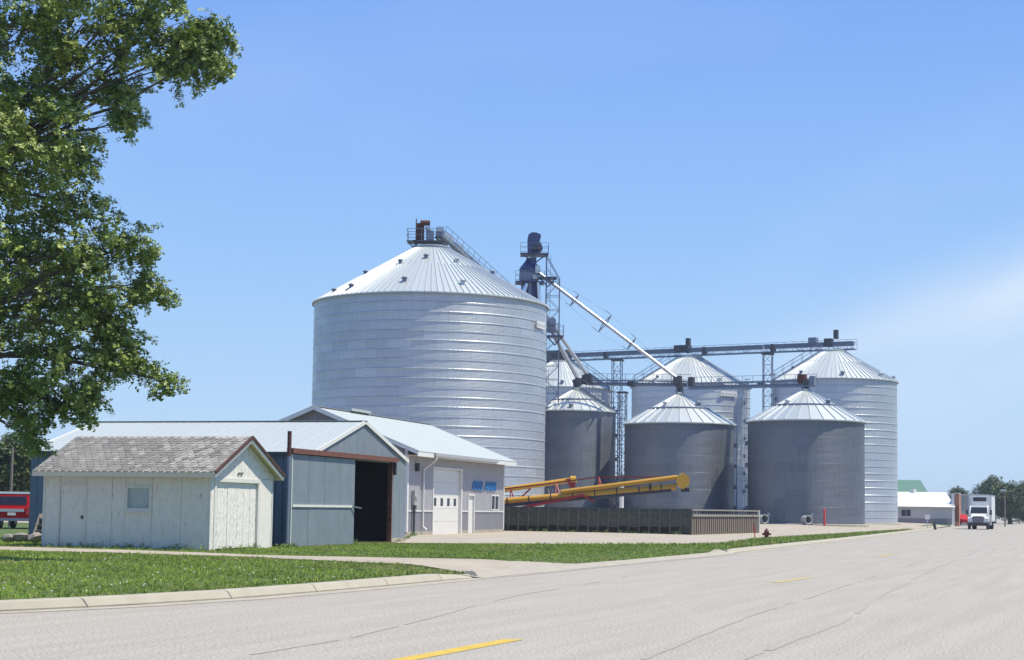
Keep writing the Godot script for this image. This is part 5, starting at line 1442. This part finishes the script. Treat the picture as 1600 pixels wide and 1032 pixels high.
func make_truck():
	# faces +z (towards the camera) before it is turned
	var t = thing("box_truck", "white delivery truck with dark grille and cooling unit, coming along the street", "truck", P(53.6, 183.5, 0.0), -20.5)
	var s = mb(); slab(s, Vector3(-1.25, 0.95, -8.6), Vector3(1.25, 3.9, -2.2)); put("cargo_box", s, M.van_white, t)
	s = mb(); slab(s, Vector3(-1.28, 3.86, -8.62), Vector3(1.28, 3.96, -2.17)); slab(s, Vector3(-1.28, 0.9, -8.62), Vector3(1.28, 1.02, -2.17)); slab(s, Vector3(1.2, 1.02, -2.22), Vector3(1.28, 3.86, -2.15)); slab(s, Vector3(-1.28, 1.02, -2.22), Vector3(-1.2, 3.86, -2.15)); put("box_edge", s, M.galvanised, t)
	s = mb(); prism(s, [Vector2(-0.95, 2.75), Vector2(0.95, 2.75), Vector2(1.0, 3.7), Vector2(-1.0, 3.7)], -2.15, -1.75); put("cooling_unit", s, M.clean_white, t)
	s = mb(); slab(s, Vector3(-0.72, 3.22, -1.76), Vector3(0.72, 3.68, -1.7)); put("cooling_grille", s, M.plastic_black, t)
	# cab: side outline pushed across
	var side = Basis(Vector3(0, 0, 1), Vector3.UP, Vector3(-1, 0, 0))
	var cab = [Vector2(-2.0, 0.85), Vector2(-0.35, 0.85), Vector2(-0.3, 1.75), Vector2(-0.78, 2.62), Vector2(-1.1, 2.74), Vector2(-1.95, 2.74)]
	s = mb(); prism(s, cab, -1.05, 1.05, Vector3.ZERO, side); put("cab", s, M.van_white, t)
	s = mb(); quad(s, Vector3(-0.95, 1.82, -0.318), Vector3(0.95, 1.82, -0.318), Vector3(0.86, 2.55, -0.722), Vector3(-0.86, 2.55, -0.722))
	put("windscreen", s, M.dark_pane, t)
	s = mb(); prism(s, [Vector2(-1.6, 1.7), Vector2(-0.55, 1.7), Vector2(-0.95, 2.5), Vector2(-1.6, 2.5)], -1.06, 1.06, Vector3.ZERO, side); put("side_window", s, M.dark_pane, t)
	var hood = [Vector2(-0.4, 0.8), Vector2(0.95, 0.8), Vector2(1.0, 1.35), Vector2(0.85, 1.55), Vector2(-0.32, 1.8)]
	s = mb(); prism(s, hood, -0.78, 0.78, Vector3.ZERO, side); put("hood", s, M.van_white, t)
	for x in [-1, 1]:
		s = mb(); prism(s, [Vector2(-0.3, 0.95), Vector2(-0.15, 1.3), Vector2(0.3, 1.4), Vector2(0.85, 1.3), Vector2(0.95, 1.0), Vector2(0.9, 0.62), Vector2(0.8, 0.62), Vector2(0.7, 0.95), Vector2(0.3, 1.12), Vector2(-0.1, 0.95)], -0.2, 0.2, Vector3(x * 0.93, 0, 0), side); put("fender", s, M.van_white, t)
		s = mb(); box(s, Vector3(x * 0.9, 1.14, 0.93), Vector3(0.32, 0.22, 0.1)); put("headlight", s, M.lamp_lens, t)
		s = mb(); box(s, Vector3(x * 1.12, 1.1, 0.85), Vector3(0.08, 0.18, 0.12)); put("indicator", s, M.amber, t)
		s = mb(); box(s, Vector3(x * 1.33, 1.95, -0.45), Vector3(0.2, 0.55, 0.1)); beam(s, Vector3(x * 1.05, 1.8, -0.6), Vector3(x * 1.3, 1.9, -0.47), 0.05); put("mirror", s, M.plastic_black, t)
		wheel(t, Vector3(x * 1.0, 0.5, 0.3), 0.5, 0.28)
		wheel(t, Vector3(x * 0.95, 0.5, -6.2), 0.5, 0.5)
	s = mb(); prism(s, [Vector2(-0.58, 0.85), Vector2(0.58, 0.85), Vector2(0.66, 1.42), Vector2(0.4, 1.5), Vector2(-0.4, 1.5), Vector2(-0.66, 1.42)], 0.93, 1.03); put("grille", s, M.dark_grille, t)
	s = mb()
	for k in 5: slab(s, Vector3(-0.56, 0.93 + k * 0.11, 1.03), Vector3(0.56, 0.955 + k * 0.11, 1.05))
	put("grille_bar", s, M.chrome, t)
	s = mb(); prism(s, [Vector2(-1.15, 0.42), Vector2(1.15, 0.42), Vector2(1.2, 0.78), Vector2(-1.2, 0.78)], 0.75, 1.12); put("bumper", s, M.plastic_black, t)
	s = mb(); slab(s, Vector3(-0.9, 2.74, -1.05), Vector3(0.9, 2.84, -0.85)); put("roof_marker", s, M.van_white, t)
	s = mb(); slab(s, Vector3(-0.45, 0.55, -8.4), Vector3(0.45, 0.9, 0.5)); put("chassis", s, M.plastic_black, t)
	s = mb(); slab(s, Vector3(1.0, 0.5, -3.6), Vector3(1.2, 0.9, -2.4)); put("fuel_tank", s, M.galvanised, t)

func make_suv():
	# tail towards the camera (+z)
	var t = thing("red_van", "red van with white roof parked behind the left lawn", "van", P(-24.9, 80.2, 0.28), 4.0)
	var side = Basis(Vector3(0, 0, 1), Vector3.UP, Vector3(-1, 0, 0))
	var prof = [Vector2(0.0, 0.42), Vector2(0.05, 0.95), Vector2(-0.02, 1.15), Vector2(-0.25, 1.74), Vector2(-3.1, 1.76), Vector2(-3.75, 1.18), Vector2(-4.6, 1.05), Vector2(-4.7, 0.45)]
	var s = mb(); prism(s, prof, -0.92, 0.92, Vector3.ZERO, side); put("body", s, M.car_red, t)
	s = mb(); slab(s, Vector3(-0.86, 1.752, -3.1), Vector3(0.86, 1.86, -0.22)); put("roof_panel", s, M.van_white, t)
	s = mb(); quad(s, Vector3(-0.72, 1.2, -0.018), Vector3(0.72, 1.2, -0.018), Vector3(0.66, 1.64, -0.19), Vector3(-0.66, 1.64, -0.19)); put("rear_window", s, M.dark_pane, t)
	s = mb(); slab(s, Vector3(-0.62, 0.86, 0.03), Vector3(0.6, 1.0, 0.075)); put("trim_strip", s, M.galvanised, t)
	s = mb(); slab(s, Vector3(-0.94, 0.4, -0.1), Vector3(0.94, 0.54, 0.14)); put("bumper", s, M.steel_grey, t)
	s = mb(); slab(s, Vector3(-0.2, 0.68, 0.05), Vector3(0.2, 0.82, 0.08)); put("number_plate", s, M.clean_white, t)
	for x in [-1, 1]:
		s = mb(); slab(s, Vector3(x * 0.8 - 0.1, 0.72, 0.0), Vector3(x * 0.8 + 0.1, 1.12, 0.07)); put("tail_light", s, M.tail_red, t)
		s = mb(); slab(s, Vector3(x * 0.925 - 0.005, 1.2, -3.0), Vector3(x * 0.925 + 0.005, 1.62, -0.4)); put("side_window", s, M.dark_pane, t)
		wheel(t, Vector3(x * 0.82, 0.36, -0.95), 0.36, 0.24)
		wheel(t, Vector3(x * 0.82, 0.36, -3.85), 0.36, 0.24)

# ---------------------------------------------------------------- small street things
func make_small():
	var t = thing("fire_hydrant", "dark red fire hydrant on the grass strip near the end of the timber wall", "hydrant", G(14.1, 88.2, 0.0))
	t.scale = Vector3.ONE * 0.85
	var s = mb(); lathe(s, [[0.2, -0.05], [0.2, 0.06], [0.14, 0.08], [0.14, 0.36], [0.19, 0.37], [0.19, 0.42], [0.15, 0.44], [0.12, 0.54], [0.05, 0.6], [0.04, 0.66], [0.0, 0.66]], 18); put("barrel", s, M.hydrant_red, t)
	for e in [[Vector3(0.28, 0.28, 0), 0.07], [Vector3(-0.28, 0.28, 0), 0.07], [Vector3(0, 0.26, 0.27), 0.09]]:
		s = mb(); tube(s, Vector3(0, e[0].y, 0), e[0], e[1], e[1], 10); put("outlet", s, M.hydrant_red, t)
	t = thing("marker_rod", "thin red and white marker rod leaning beside the fire hydrant", "marker", G(13.5, 88.4, 0.0))
	s = mb(); tube(s, Vector3(0, -0.1, 0), Vector3(-0.06, 0.7, 0), 0.03, 0.03, 8); put("rod", s, M.post_red, t)
	s = mb(); tube(s, Vector3(-0.06, 0.7, 0), Vector3(-0.13, 1.25, 0), 0.025, 0.02, 8); put("rod_top", s, M.rust_steel, t)
	t = thing("kerb_sign", "small white sign plate on a thin post at the far end of the grass strip", "sign", G(45.0, 173, 0))
	s = mb(); tube(s, Vector3(0, -0.1, 0), Vector3(0, 1.0, 0), 0.04, 0.04, 8); put("post", s, M.galvanised, t)
	s = mb(); slab(s, Vector3(-0.25, 0.95, -0.02), Vector3(0.25, 1.45, 0.03)); put("plate", s, M.clean_white, t)
	t = thing("mail_post", "short dark leaning post near the far kerb", "post", G(45.6, 172, 0))
	s = mb(); beam(s, Vector3(0, -0.1, 0), Vector3(-0.25, 0.75, 0.1), 0.22, 0.22); put("post", s, M.plastic_black, t)
	# stacked timber steps and rubble left of the garage
	t = thing("wooden_steps", "weathered wooden steps against the dark barn wall left of the garage", "steps", P(-16.1, 54.3, 0.25), ROADYAW)
	for k in 5:
		s = mb(); slab(s, Vector3(-0.1, k * 0.2, -0.4 - k * 0.1), Vector3(1.0, k * 0.2 + 0.05, -0.05 - k * 0.1)); put("tread", s, M.grey_wood, t)
	for x in [-0.14, 1.0]:
		s = mb(); prism(s, [Vector2(0, 0), Vector2(0.95, 0), Vector2(0.95, 1.0), Vector2(0.5, 1.0)], 0, 0.04, Vector3(x, 0, 0), Basis(Vector3(0, 0, -1), Vector3.UP, Vector3(1, 0, 0))); put("stringer", s, M.grey_wood, t)
	var r2 := RandomNumberGenerator.new()
	r2.seed = 5
	for k in 8:
		var st = mb()
		var sz = r2.randf_range(0.14, 0.3)
		var pr = []
		for q in 6: pr.append([sz * sin(PI * q / 5.0) * r2.randf_range(0.85, 1.15) + (0.0 if q in [0, 5] else 0.02), sz * 0.6 * (1.0 - cos(PI * q / 5.0))])
		lathe(st, pr, 7, Vector3.ZERO, Basis.from_euler(Vector3(r2.randf() * 0.4, r2.randf() * 6, r2.randf() * 0.4)), false)
		var px = -19.6 + k * 0.52 + r2.randf() * 0.2
		var names = ["leftmost grey rubble stone before the barn's dark wall", "second rubble stone from the left by the dark barn wall", "third rubble stone from the left by the dark barn wall", "fourth rubble stone from the left by the dark barn wall", "fifth rubble stone from the left by the dark barn wall", "sixth rubble stone from the left by the dark barn wall", "seventh rubble stone, just left of the wooden steps", "last rubble stone, before the wooden steps"]
		var o = put("rubble_stone", st, M.rock)
		o.position = G(px, 54.5 - k * 0.12 + r2.randf() * 0.6, 0.02)
		tag(o, names[k], "stone", "rubble stones left of the garage")
	t = thing("utility_pole", "thin wooden pole standing among the trees behind the red van", "pole", P(-26.8, 86, 0.25))
	s = mb(); tube(s, Vector3(0, -0.3, 0), Vector3(0, 4.3, 0), 0.09, 0.075, 10); put("shaft", s, M.pole_wood, t)
	t = thing("utility_pole", "far wooden pole with lamp in front of the right-hand trees", "pole", P(72.5, 235, 0.3))
	s = mb(); tube(s, Vector3(0, -0.3, 0), Vector3(0, 5.0, 0), 0.12, 0.1, 8); put("shaft", s, M.pole_wood, t)
	s = mb(); box(s, Vector3(-0.2, 5.0, 0), Vector3(0.8, 0.25, 0.3)); put("lamp_head", s, M.galvanised, t)

# ---------------------------------------------------------------- far buildings
func house(label, called, at, turn, w, dp, h, rise, wall_m, roof_m, ridge_x := true) -> Node3D:
	var t = thing(called, label, "building", at, turn)
	var s = mb(); slab(s, Vector3(0, -0.3, -dp), Vector3(w, h, 0)); put("wall", s, wall_m, t)
	if ridge_x:
		s = mb(); prism(s, [Vector2(0, h), Vector2(dp, h), Vector2(dp / 2, h + rise - 0.1)], 0.02, w - 0.02, Vector3(0, 0, 0), Basis(Vector3(0, 0, -1), Vector3.UP, Vector3(1, 0, 0))); put("gable", s, wall_m, t)
		var oh = 0.35
		var dr = rise / (dp / 2) * oh
		for sd in [1, -1]:
			var n = 1
			for k in n:
				s = mb()
				var x0 = -oh + (w + 2 * oh) * k / n + 0.01; var x1 = -oh + (w + 2 * oh) * (k + 1) / n - 0.01
				var ze = oh if sd == 1 else -dp - oh
				var b = (Vector3(0, rise + dr, -dp / 2 - ze)).normalized()
				beam(s, Vector3((x0 + x1) / 2, h - dr, ze), Vector3((x0 + x1) / 2, h + rise, -dp / 2), x1 - x0, 0.08); put("roof_panel", s, roof_m, t)
	return t

func make_far():
	var t = house("long low beige building with white roof beyond the last bin", "low_building", P(44.5, 231, 0.3), 0.0, 19.2, 9.0, 2.55, 2.0, M.beige_wall, M.clean_white)
	var s = mb(); slab(s, Vector3(0.0, -0.2, 0.0), Vector3(19.22, 0.75, 0.04)); put("base_band", s, M.mauve_base, t)
	wall_window(t, Vector3(0, 0, 0.02), Vector3(1, 0, 0), Vector3(0, 0, 1), 11.8, 13.2, 1.0, 2.0, M.grey_block)
	s = mb(); slab(s, Vector3(19.1, -0.2, -0.3), Vector3(19.5, 2.7, 0.06)); put("corner_trim", s, M.clean_white, t)
	s = mb(); tube(s, Vector3(14.7, 4.3, -4.5), Vector3(14.7, 5.0, -4.5), 0.5, 0.4, 12); put("roof_vent", s, M.clean_white, t)
	house("tall barn with green metal roof far behind the low beige building", "green_roof_barn", P(52.0, 272, 0.3), 0.0, 18.8, 12.0, 4.6, 2.6, M.grey_block, M.green_roof)
	t = thing("brick_front", "narrow red brick building end beside the low beige building", "building", P(64.05, 231.6, 0.3), -17.0)
	s = mb(); slab(s, Vector3(0.12, -0.3, -12), Vector3(0.75, 4.4, 0)); put("wall", s, M.brick_red, t)
	s = mb(); slab(s, Vector3(0.08, 4.4, -12), Vector3(0.8, 4.5, 0.05)); put("coping", s, M.clean_white, t)
	s = mb(); slab(s, Vector3(-0.3, -0.3, 0.02), Vector3(0.1, 4.4, 0.2)); put("pilaster", s, M.clean_white, t)
	s = mb(); slab(s, Vector3(0.15, 0.3, 0.0), Vector3(0.7, 2.6, 0.03)); put("doorway", s, M.rust_steel, t)
	t = thing("grey_shed", "pale grey block building behind the truck", "building", P(67.0, 245, 0.3), 0.0)
	s = mb(); slab(s, Vector3(0, -0.3, -10), Vector3(6.0, 4.3, 0)); put("wall", s, M.grey_block, t)
	s = mb(); slab(s, Vector3(-0.2, 4.3, -10.2), Vector3(6.2, 4.5, 0.2)); put("roof_edge", s, M.roof_white_1, t)
	t = thing("red_car", "red car parked between the brick building and the truck", "car", P(66.6, 238, 0.2), 20.0)
	var side = Basis(Vector3(0, 0, 1), Vector3.UP, Vector3(-1, 0, 0))
	s = mb(); prism(s, [Vector2(-2.2, 0.3), Vector2(2.1, 0.3), Vector2(2.2, 0.75), Vector2(1.2, 0.95), Vector2(0.5, 1.5), Vector2(-1.5, 1.5), Vector2(-2.2, 0.95)], -0.85, 0.85, Vector3.ZERO, side); put("body", s, M.car_red, t)
	s = mb(); prism(s, [Vector2(-1.9, 0.98), Vector2(1.15, 0.98), Vector2(0.52, 1.45), Vector2(-1.45, 1.45)], -0.86, 0.86, Vector3.ZERO, side); put("side_window", s, M.dark_pane, t)
	for q in [[-0.75, 1.3], [0.75, 1.3], [-0.75, -1.4], [0.75, -1.4]]: wheel(t, Vector3(q[0], 0.32, q[1]), 0.32, 0.22)
	t = thing("parked_car", "small dark car far along the street under the trees", "car", P(104, 330, 0.0), -18.0)
	s = mb(); prism(s, [Vector2(-2.2, 0.3), Vector2(2.1, 0.3), Vector2(2.2, 0.75), Vector2(1.2, 0.95), Vector2(0.5, 1.5), Vector2(-1.5, 1.5), Vector2(-2.2, 0.95)], -0.85, 0.85, Vector3.ZERO, side); put("body", s, M.grey_block, t)
	s = mb(); prism(s, [Vector2(-1.9, 0.98), Vector2(1.15, 0.98), Vector2(0.52, 1.45), Vector2(-1.45, 1.45)], -0.86, 0.86, Vector3.ZERO, side); put("side_window", s, M.dark_pane, t)
	for q in [[-0.75, 1.3], [0.75, 1.3], [-0.75, -1.4], [0.75, -1.4]]: wheel(t, Vector3(q[0], 0.32, q[1]), 0.32, 0.22)

# ---------------------------------------------------------------- trees
func leaf_shape(s, c: Vector3, b: Basis, z: float):   # lobed leaf folded along its midrib
	var r = b.x * z; var f = b.z * z; var u = b.y * z
	var tip = c + f * 1.0
	for e in [1, -1]:
		var l1 = c + r * 0.55 * e + f * 0.62 + u * 0.14
		var l2 = c + r * 0.5 * e + f * 0.1 + u * 0.16
		var mid = c + f * 0.45
		if e == 1:
			tri(s, c, l2, mid); tri(s, mid, l1, tip)
		else:
			tri(s, c, mid, l2); tri(s, mid, tip, l1)

func twig_mesh(n: int, rad: float, size: float, sd: int) -> ArrayMesh:
	var r := RandomNumberGenerator.new()
	r.seed = sd
	var s = mb()
	for i in n:
		var p = Vector3(r.randf_range(-1, 1), r.randf_range(-0.8, 0.8), r.randf_range(-1, 1)) * rad
		var b = Basis.from_euler(Vector3(r.randf_range(-0.2, 1.5), r.randf() * TAU, r.randf_range(-0.6, 0.6)))
		leaf_shape(s, p, b, size * r.randf_range(0.75, 1.25))
	return finish(s)

func in_blobs(blobs, r: RandomNumberGenerator, n: int, noise: FastNoiseLite, cut: float, scale: float, lo: Color, hi: Color, power := 2.3, shrink := 1.0) -> Array:
	# blobs: [centre, radius] or [centre, radius, squash]; places near the outside of each, thinned by noise
	var vol := 0.0
	for b in blobs: vol += pow(b[1], power)
	var xf := []; var cs := []
	for b in blobs:
		var m = int(n * pow(b[1], power) / vol)
		for i in m:
			var v = Vector3(r.randfn(), r.randfn(), r.randfn()).normalized() * pow(r.randf(), 0.42)
			var p = b[0] + v * b[1] * shrink * (1.0 + 0.25 * noise.get_noise_3dv(v * 3.0 / noise.frequency * 0.3 + b[0] * 7.0))
			if b[1] > 0.62 and noise.get_noise_3dv(p) < cut: continue
			var s = scale * r.randf_range(0.75, 1.25)
			xf.append(Transform3D(Basis.from_euler(Vector3(r.randf_range(-0.5, 0.5), r.randf() * TAU, r.randf_range(-0.5, 0.5))).scaled(Vector3(s, s, s)), p))
			var t = r.randf()
			cs.append(lo.lerp(hi, t * t))
	return [xf, cs]

func limb(s, a: Vector3, b: Vector3, r0: float, r1: float, r: RandomNumberGenerator, bend := 0.12):
	var pts = []; var rs = []
	var n = 5
	var l = a.distance_to(b)
	for i in n + 1:
		var t = float(i) / n
		var w = sin(t * PI) * bend * l
		pts.append(a.lerp(b, t) + Vector3(r.randf_range(-0.5, 0.5) * w, w * 0.5 + r.randf_range(-0.2, 0.2) * w, r.randf_range(-0.5, 0.5) * w))
		rs.append(lerpf(r0, r1, t))
	pts[0] = a; pts[n] = b
	pipe(s, pts, rs, 7)
	return pts

func near_tree():
	var r := RandomNumberGenerator.new()
	r.seed = 31
	var foot = Vector2(-17.5, 39.0)
	var t = thing("maple_tree", "large green maple hanging into the view at the upper left", "tree", P(foot.x, foot.y, 0.25))
	var o = t.position
	# clumps that make up the crown: x, distance, height, radius
	var cl = [[-11.6, 38, 13.0, 1.7], [-10.2, 37.5, 13.3, 1.3], [-9.1, 38, 12.9, 0.9], [-8.35, 38, 13.2, 0.7], [-7.7, 38, 12.6, 0.6], [-7.45, 38.2, 13.1, 0.5], [-7.35, 37.8, 12.2, 0.45], [-8.4, 38, 12.2, 0.55], [-8.9, 37.6, 14.0, 1.0],
		[-10.9, 38.5, 11.5, 1.5], [-9.6, 38, 11.5, 0.55], [-9.4, 38, 10.9, 0.4], [-11.5, 37, 9.9, 1.7], [-10.6, 38, 10.1, 0.65], [-10.4, 38.4, 8.8, 0.7], [-11.4, 38.5, 7.9, 1.8], [-9.9, 37.6, 7.8, 1.0], [-9.05, 38, 7.8, 0.5], [-8.95, 38.2, 6.9, 0.5], [-8.4, 38, 6.75, 0.3], [-10.2, 37.5, 6.5, 1.1], [-9.5, 38, 5.6, 0.6], [-9.75, 38.3, 6.1, 0.7], [-11.4, 38, 5.7, 1.2], [-10.6, 37.7, 5.0, 0.8], [-9.05, 38, 4.95, 0.45], [-8.25, 38, 4.6, 0.33], [-10.1, 38, 4.4, 0.5], [-11.4, 37.6, 4.5, 0.6], [-11.75, 38, 4.3, 0.4], [-10.25, 38, 3.75, 0.25], [-11.3, 38, 3.55, 0.28], [-10.85, 38.2, 4.1, 0.4], [-11.75, 38.1, 3.75, 0.3], [-11.35, 37.9, 3.1, 0.22], [-12.0, 38, 4.1, 0.3], [-9.7, 37.7, 4.9, 0.4],
		[-13.2, 38, 12.0, 2.3], [-13.4, 37.5, 9.0, 2.3], [-13.2, 38.5, 6.4, 2.0], [-12.9, 40.5, 10.5, 2.4], [-12.2, 41, 7.0, 1.9], [-13.0, 35.6, 10.2, 2.0], [-12.6, 35.8, 7.0, 1.6], [-15.5, 38, 14.6, 2.6], [-17.5, 39, 15.5, 2.8], [-12.0, 38.5, 15.0, 2.0], [-16.5, 36, 10.5, 2.6], [-17.2, 42.5, 10.5, 2.8], [-20.5, 38, 11.5, 3.2], [-19.5, 36, 7.5, 2.4], [-20.5, 41.5, 8.0, 2.6], [-16.0, 34.5, 7.0, 1.8]]
	var blobs = []
	for c in cl: blobs.append([P(c[0], c[1], c[2]) - o, c[3]])
	# wood: trunk, main limbs, then a branch to the clumps
	var s = mb()
	lathe(s, [[0.75, -0.3], [0.55, 0.1], [0.44, 0.8], [0.38, 2.2], [0.36, 3.0]], 14); put("trunk", s, M.bark, t)
	var mains = [[P(-13.5, 38.2, 9.2) - o, 0.24], [P(-13.3, 37.6, 6.0) - o, 0.2], [P(-15.2, 38.4, 12.8) - o, 0.24], [P(-19.5, 38, 9.5) - o, 0.24], [P(-16.8, 41.5, 9.0) - o, 0.2], [P(-16.2, 35.8, 8.8) - o, 0.2]]
	for m in mains:
		s = mb(); limb(s, Vector3(r.randf_range(-0.1, 0.1), 2.8, r.randf_range(-0.1, 0.1)), m[0], m[1], 0.1, r); put("limb", s, M.bark, t)
	s = mb()
	for b in blobs:
		var best = mains[0][0]; var bd = 1e9
		for m in mains:
			var dd = m[0].distance_to(b[0] + Vector3(0, -0.6, 0))
			if dd < bd: bd = dd; best = m[0]
		var from = best if b[0].y > best.y - 1.0 else Vector3(0, 2.8, 0).lerp(best, 0.6)
		var pts = limb(s, from, b[0], clampf(0.02 + 0.013 * bd, 0.02, 0.07), 0.012, r, 0.1)
		for k in 3:
			var q = b[0] + Vector3(r.randfn(), r.randfn() * 0.8, r.randfn()).normalized() * b[1] * r.randf_range(0.5, 0.95)
			limb(s, pts[3 + k % 2], q, 0.012, 0.005, r, 0.12)
	tag(put("branches", s, M.bark, t), "", "", "", "stuff")
	var nz := FastNoiseLite.new()
	nz.seed = 6; nz.frequency = 0.95; nz.fractal_octaves = 2
	var lo = Color(0.1, 0.16, 0.025); var hi = Color(0.31, 0.39, 0.09)
	# sprays: short shoots that leave each clump outwards and droop
	var shoots = [[], [], []]; var shades = [[], [], []]
	var wood = mb()
	for b in blobs:
		for k in (9 if b[1] < 1.3 else 16):
			var v = Vector3(r.randfn(), r.randfn() * 0.7 - 0.15, r.randfn()).normalized()
			var p = b[0] + v * b[1] * 0.8
			var dirn = (v + Vector3(r.randfn() * 0.25, -0.35, r.randfn() * 0.25)).normalized()
			var len = r.randf_range(0.35, 0.95) * clampf(b[1] * 1.3, 0.45, 1.0)
			var n = int(len / 0.1)
			var start = p
			for i in n:
				dirn = (dirn + Vector3(0, -0.12, 0)).normalized()
				p += dirn * 0.1
				var s2 = r.randf_range(0.5, 0.85) * (1.0 - 0.4 * float(i) / n)
				var kk = r.randi() % 3
				shoots[kk].append(Transform3D(Basis.from_euler(Vector3(r.randf_range(-0.5, 0.5), r.randf() * TAU, r.randf_range(-0.5, 0.5))).scaled(Vector3(s2, s2, s2)), p))
				shades[kk].append(lo.lerp(hi, r.randf()))
			tube(wood, b[0] + v * b[1] * 0.3, start, 0.009, 0.006, 4, false); tube(wood, start, p, 0.006, 0.003, 4, false)
	tag(put("shoots", wood, M.bark, t), "", "", "", "stuff")
	for v in 3:
		var got = in_blobs(blobs, r, 3100, nz, 0.05, 1.0, lo, hi, 1.75, 0.86)
		var mm = scatter("x", twig_mesh(11, 0.175, 0.145, 60 + v), M.leaf, got[0] + shoots[v], got[1] + shades[v])
		mm.name = "crown"
		t.add_child(mm, true)
		tag(mm, "", "", "", "stuff")

var clump: Array = []

func far_tree(label, called, x, d, y, h, w, sd, dark := 1.0, group := ""):
	if clump.is_empty():
		for v in 2: clump.append(twig_mesh(16, 0.5, 0.22, 80 + v))
	var r := RandomNumberGenerator.new()
	r.seed = sd
	var t = thing(called, label, "tree", P(x, d, y), 0, group)
	var s = mb(); lathe(s, [[w * 0.06, -0.3], [w * 0.045, h * 0.15], [w * 0.03, h * 0.45], [0.05, h * 0.8]], 9); put("trunk", s, M.bark, t)
	var blobs = []
	for i in 11:
		var a = r.randf() * TAU; var q = r.randf_range(0.05, 0.3) * w
		var yy = r.randf_range(0.32, 0.82)
		blobs.append([Vector3(cos(a) * q, h * yy, sin(a) * q), w * r.randf_range(0.16, 0.27) * (1.15 - absf(yy - 0.5))])
	blobs.append([Vector3(0, h * 0.86, 0), w * 0.15])
	s = mb()
	for b in blobs: limb(s, Vector3(0, h * 0.25, 0), b[0], w * 0.018, w * 0.006, r)
	put("limb", s, M.bark, t)
	var nz := FastNoiseLite.new()
	nz.seed = sd; nz.frequency = 2.2 / w; nz.fractal_octaves = 3
	for v in 2:
		var got = in_blobs(blobs, r, 1100, nz, -0.22, 0.9 * w / 6.0, Color(0.05, 0.085, 0.02) * dark, Color(0.1, 0.155, 0.035) * dark)
		var mm = scatter("x", clump[v], M.leaf, got[0], got[1])
		mm.name = "crown"
		t.add_child(mm, true)
		tag(mm, "", "", "", "stuff")

func make_trees():
	near_tree()
	var g1 = "trees behind the red van"
	far_tree("dense green tree directly left of the dark barn wall", "green_tree", -34.6, 112, 0.2, 6.3, 5.5, 201, 1.0, g1)
	far_tree("green tree at the left edge behind the pole", "green_tree", -38.6, 108, 0.2, 5.9, 5.0, 202, 0.85, g1)
	far_tree("taller tree peeping between the left-hand trees", "green_tree", -37.0, 122, 0.2, 6.8, 6.0, 203, 1.1, g1)
	var g2 = "trees along the far right of the street"
	far_tree("tallest of the dark trees above the truck", "green_tree", 99.5, 330, 0.2, 9.4, 9.0, 211, 0.85, g2)
	far_tree("round tree left of the tallest far tree", "green_tree", 93.0, 335, 0.2, 7.0, 7.0, 212, 0.9, g2)
	far_tree("broad tree just right of the truck", "green_tree", 93.5, 300, 0.2, 7.2, 8.5, 213, 0.9, g2)
	far_tree("tree second from the right edge along the street", "green_tree", 104, 322, 0.2, 8.4, 8.0, 214, 0.95, g2)
	far_tree("low tree at the right edge of the view", "green_tree", 112, 345, 0.2, 7.0, 8.5, 215, 0.8, g2)
	far_tree("hazy tree low behind the grey block building", "green_tree", 85, 345, 0.2, 6.2, 7.0, 216, 1.0, g2)
	far_tree("distant tree seen in the gap between the front bins", "green_tree", 17.5, 252, 0.3, 6.8, 6.0, 217, 0.9)
	# low weeds at the foot of walls
	var wm = twig_mesh(14, 0.12, 0.06, 90)
	var spots = [[P(-8.6, 48.0, 0), P(-7.9, 51.5, 0), 22, "green weeds along the foot of the garage door wall"], [P(-7.4, 51.5, 0), P(-7.1, 52.9, 0), 30, "tall weeds round the rusty post"], [P(-6.3, 57.2, 0), P(-5.7, 59.2, 0), 60, "bushy weeds at the right half of the open barn door"], [P(-14.6, 49.2, 0), P(-9.2, 47.65, 0), 50, "weeds along the long white garage wall"], [P(-4.3, 61.0, 0), P(-4.6, 76.5, 0), 50, "weeds between barn and workshop"], [P(1.0, 96.5, 0), P(10.0, 93.8, 0), 60, "weeds along the foot of the timber wall"]]
	var r := RandomNumberGenerator.new()
	r.seed = 44
	for q in spots:
		var xf := []; var cs := []
		for i in q[2]:
			var p = q[0].lerp(q[1], r.randf()) + Vector3(r.randf_range(-0.12, 0.12), 0, r.randf_range(-0.12, 0.12))
			p.y = ground_y(p.x, -p.z) + r.randf_range(0.0, 0.13)
			xf.append(Transform3D(Basis.from_euler(Vector3(0, r.randf() * TAU, 0)).scaled(Vector3.ONE * r.randf_range(0.5, 1.05)), p))
			var g = r.randf_range(0.8, 1.3)
			cs.append(Color(0.13 * g, 0.2 * g, 0.04 * g))
		var mm = scatter("weeds", wm, M.leaf, xf, cs)
		add_child(mm)
		tag(mm, q[3], "weeds", "", "stuff")

func _ready():
	rng.seed = 20
	make_view()
	make_materials()
	make_ground()
	make_bins()
	make_shop()
	make_barn()
	make_garage()
	make_far()
	make_fence()
	make_augers()
	make_truck()
	make_suv()
	make_small()
	make_trees()
	make_grass()
	make_clover()
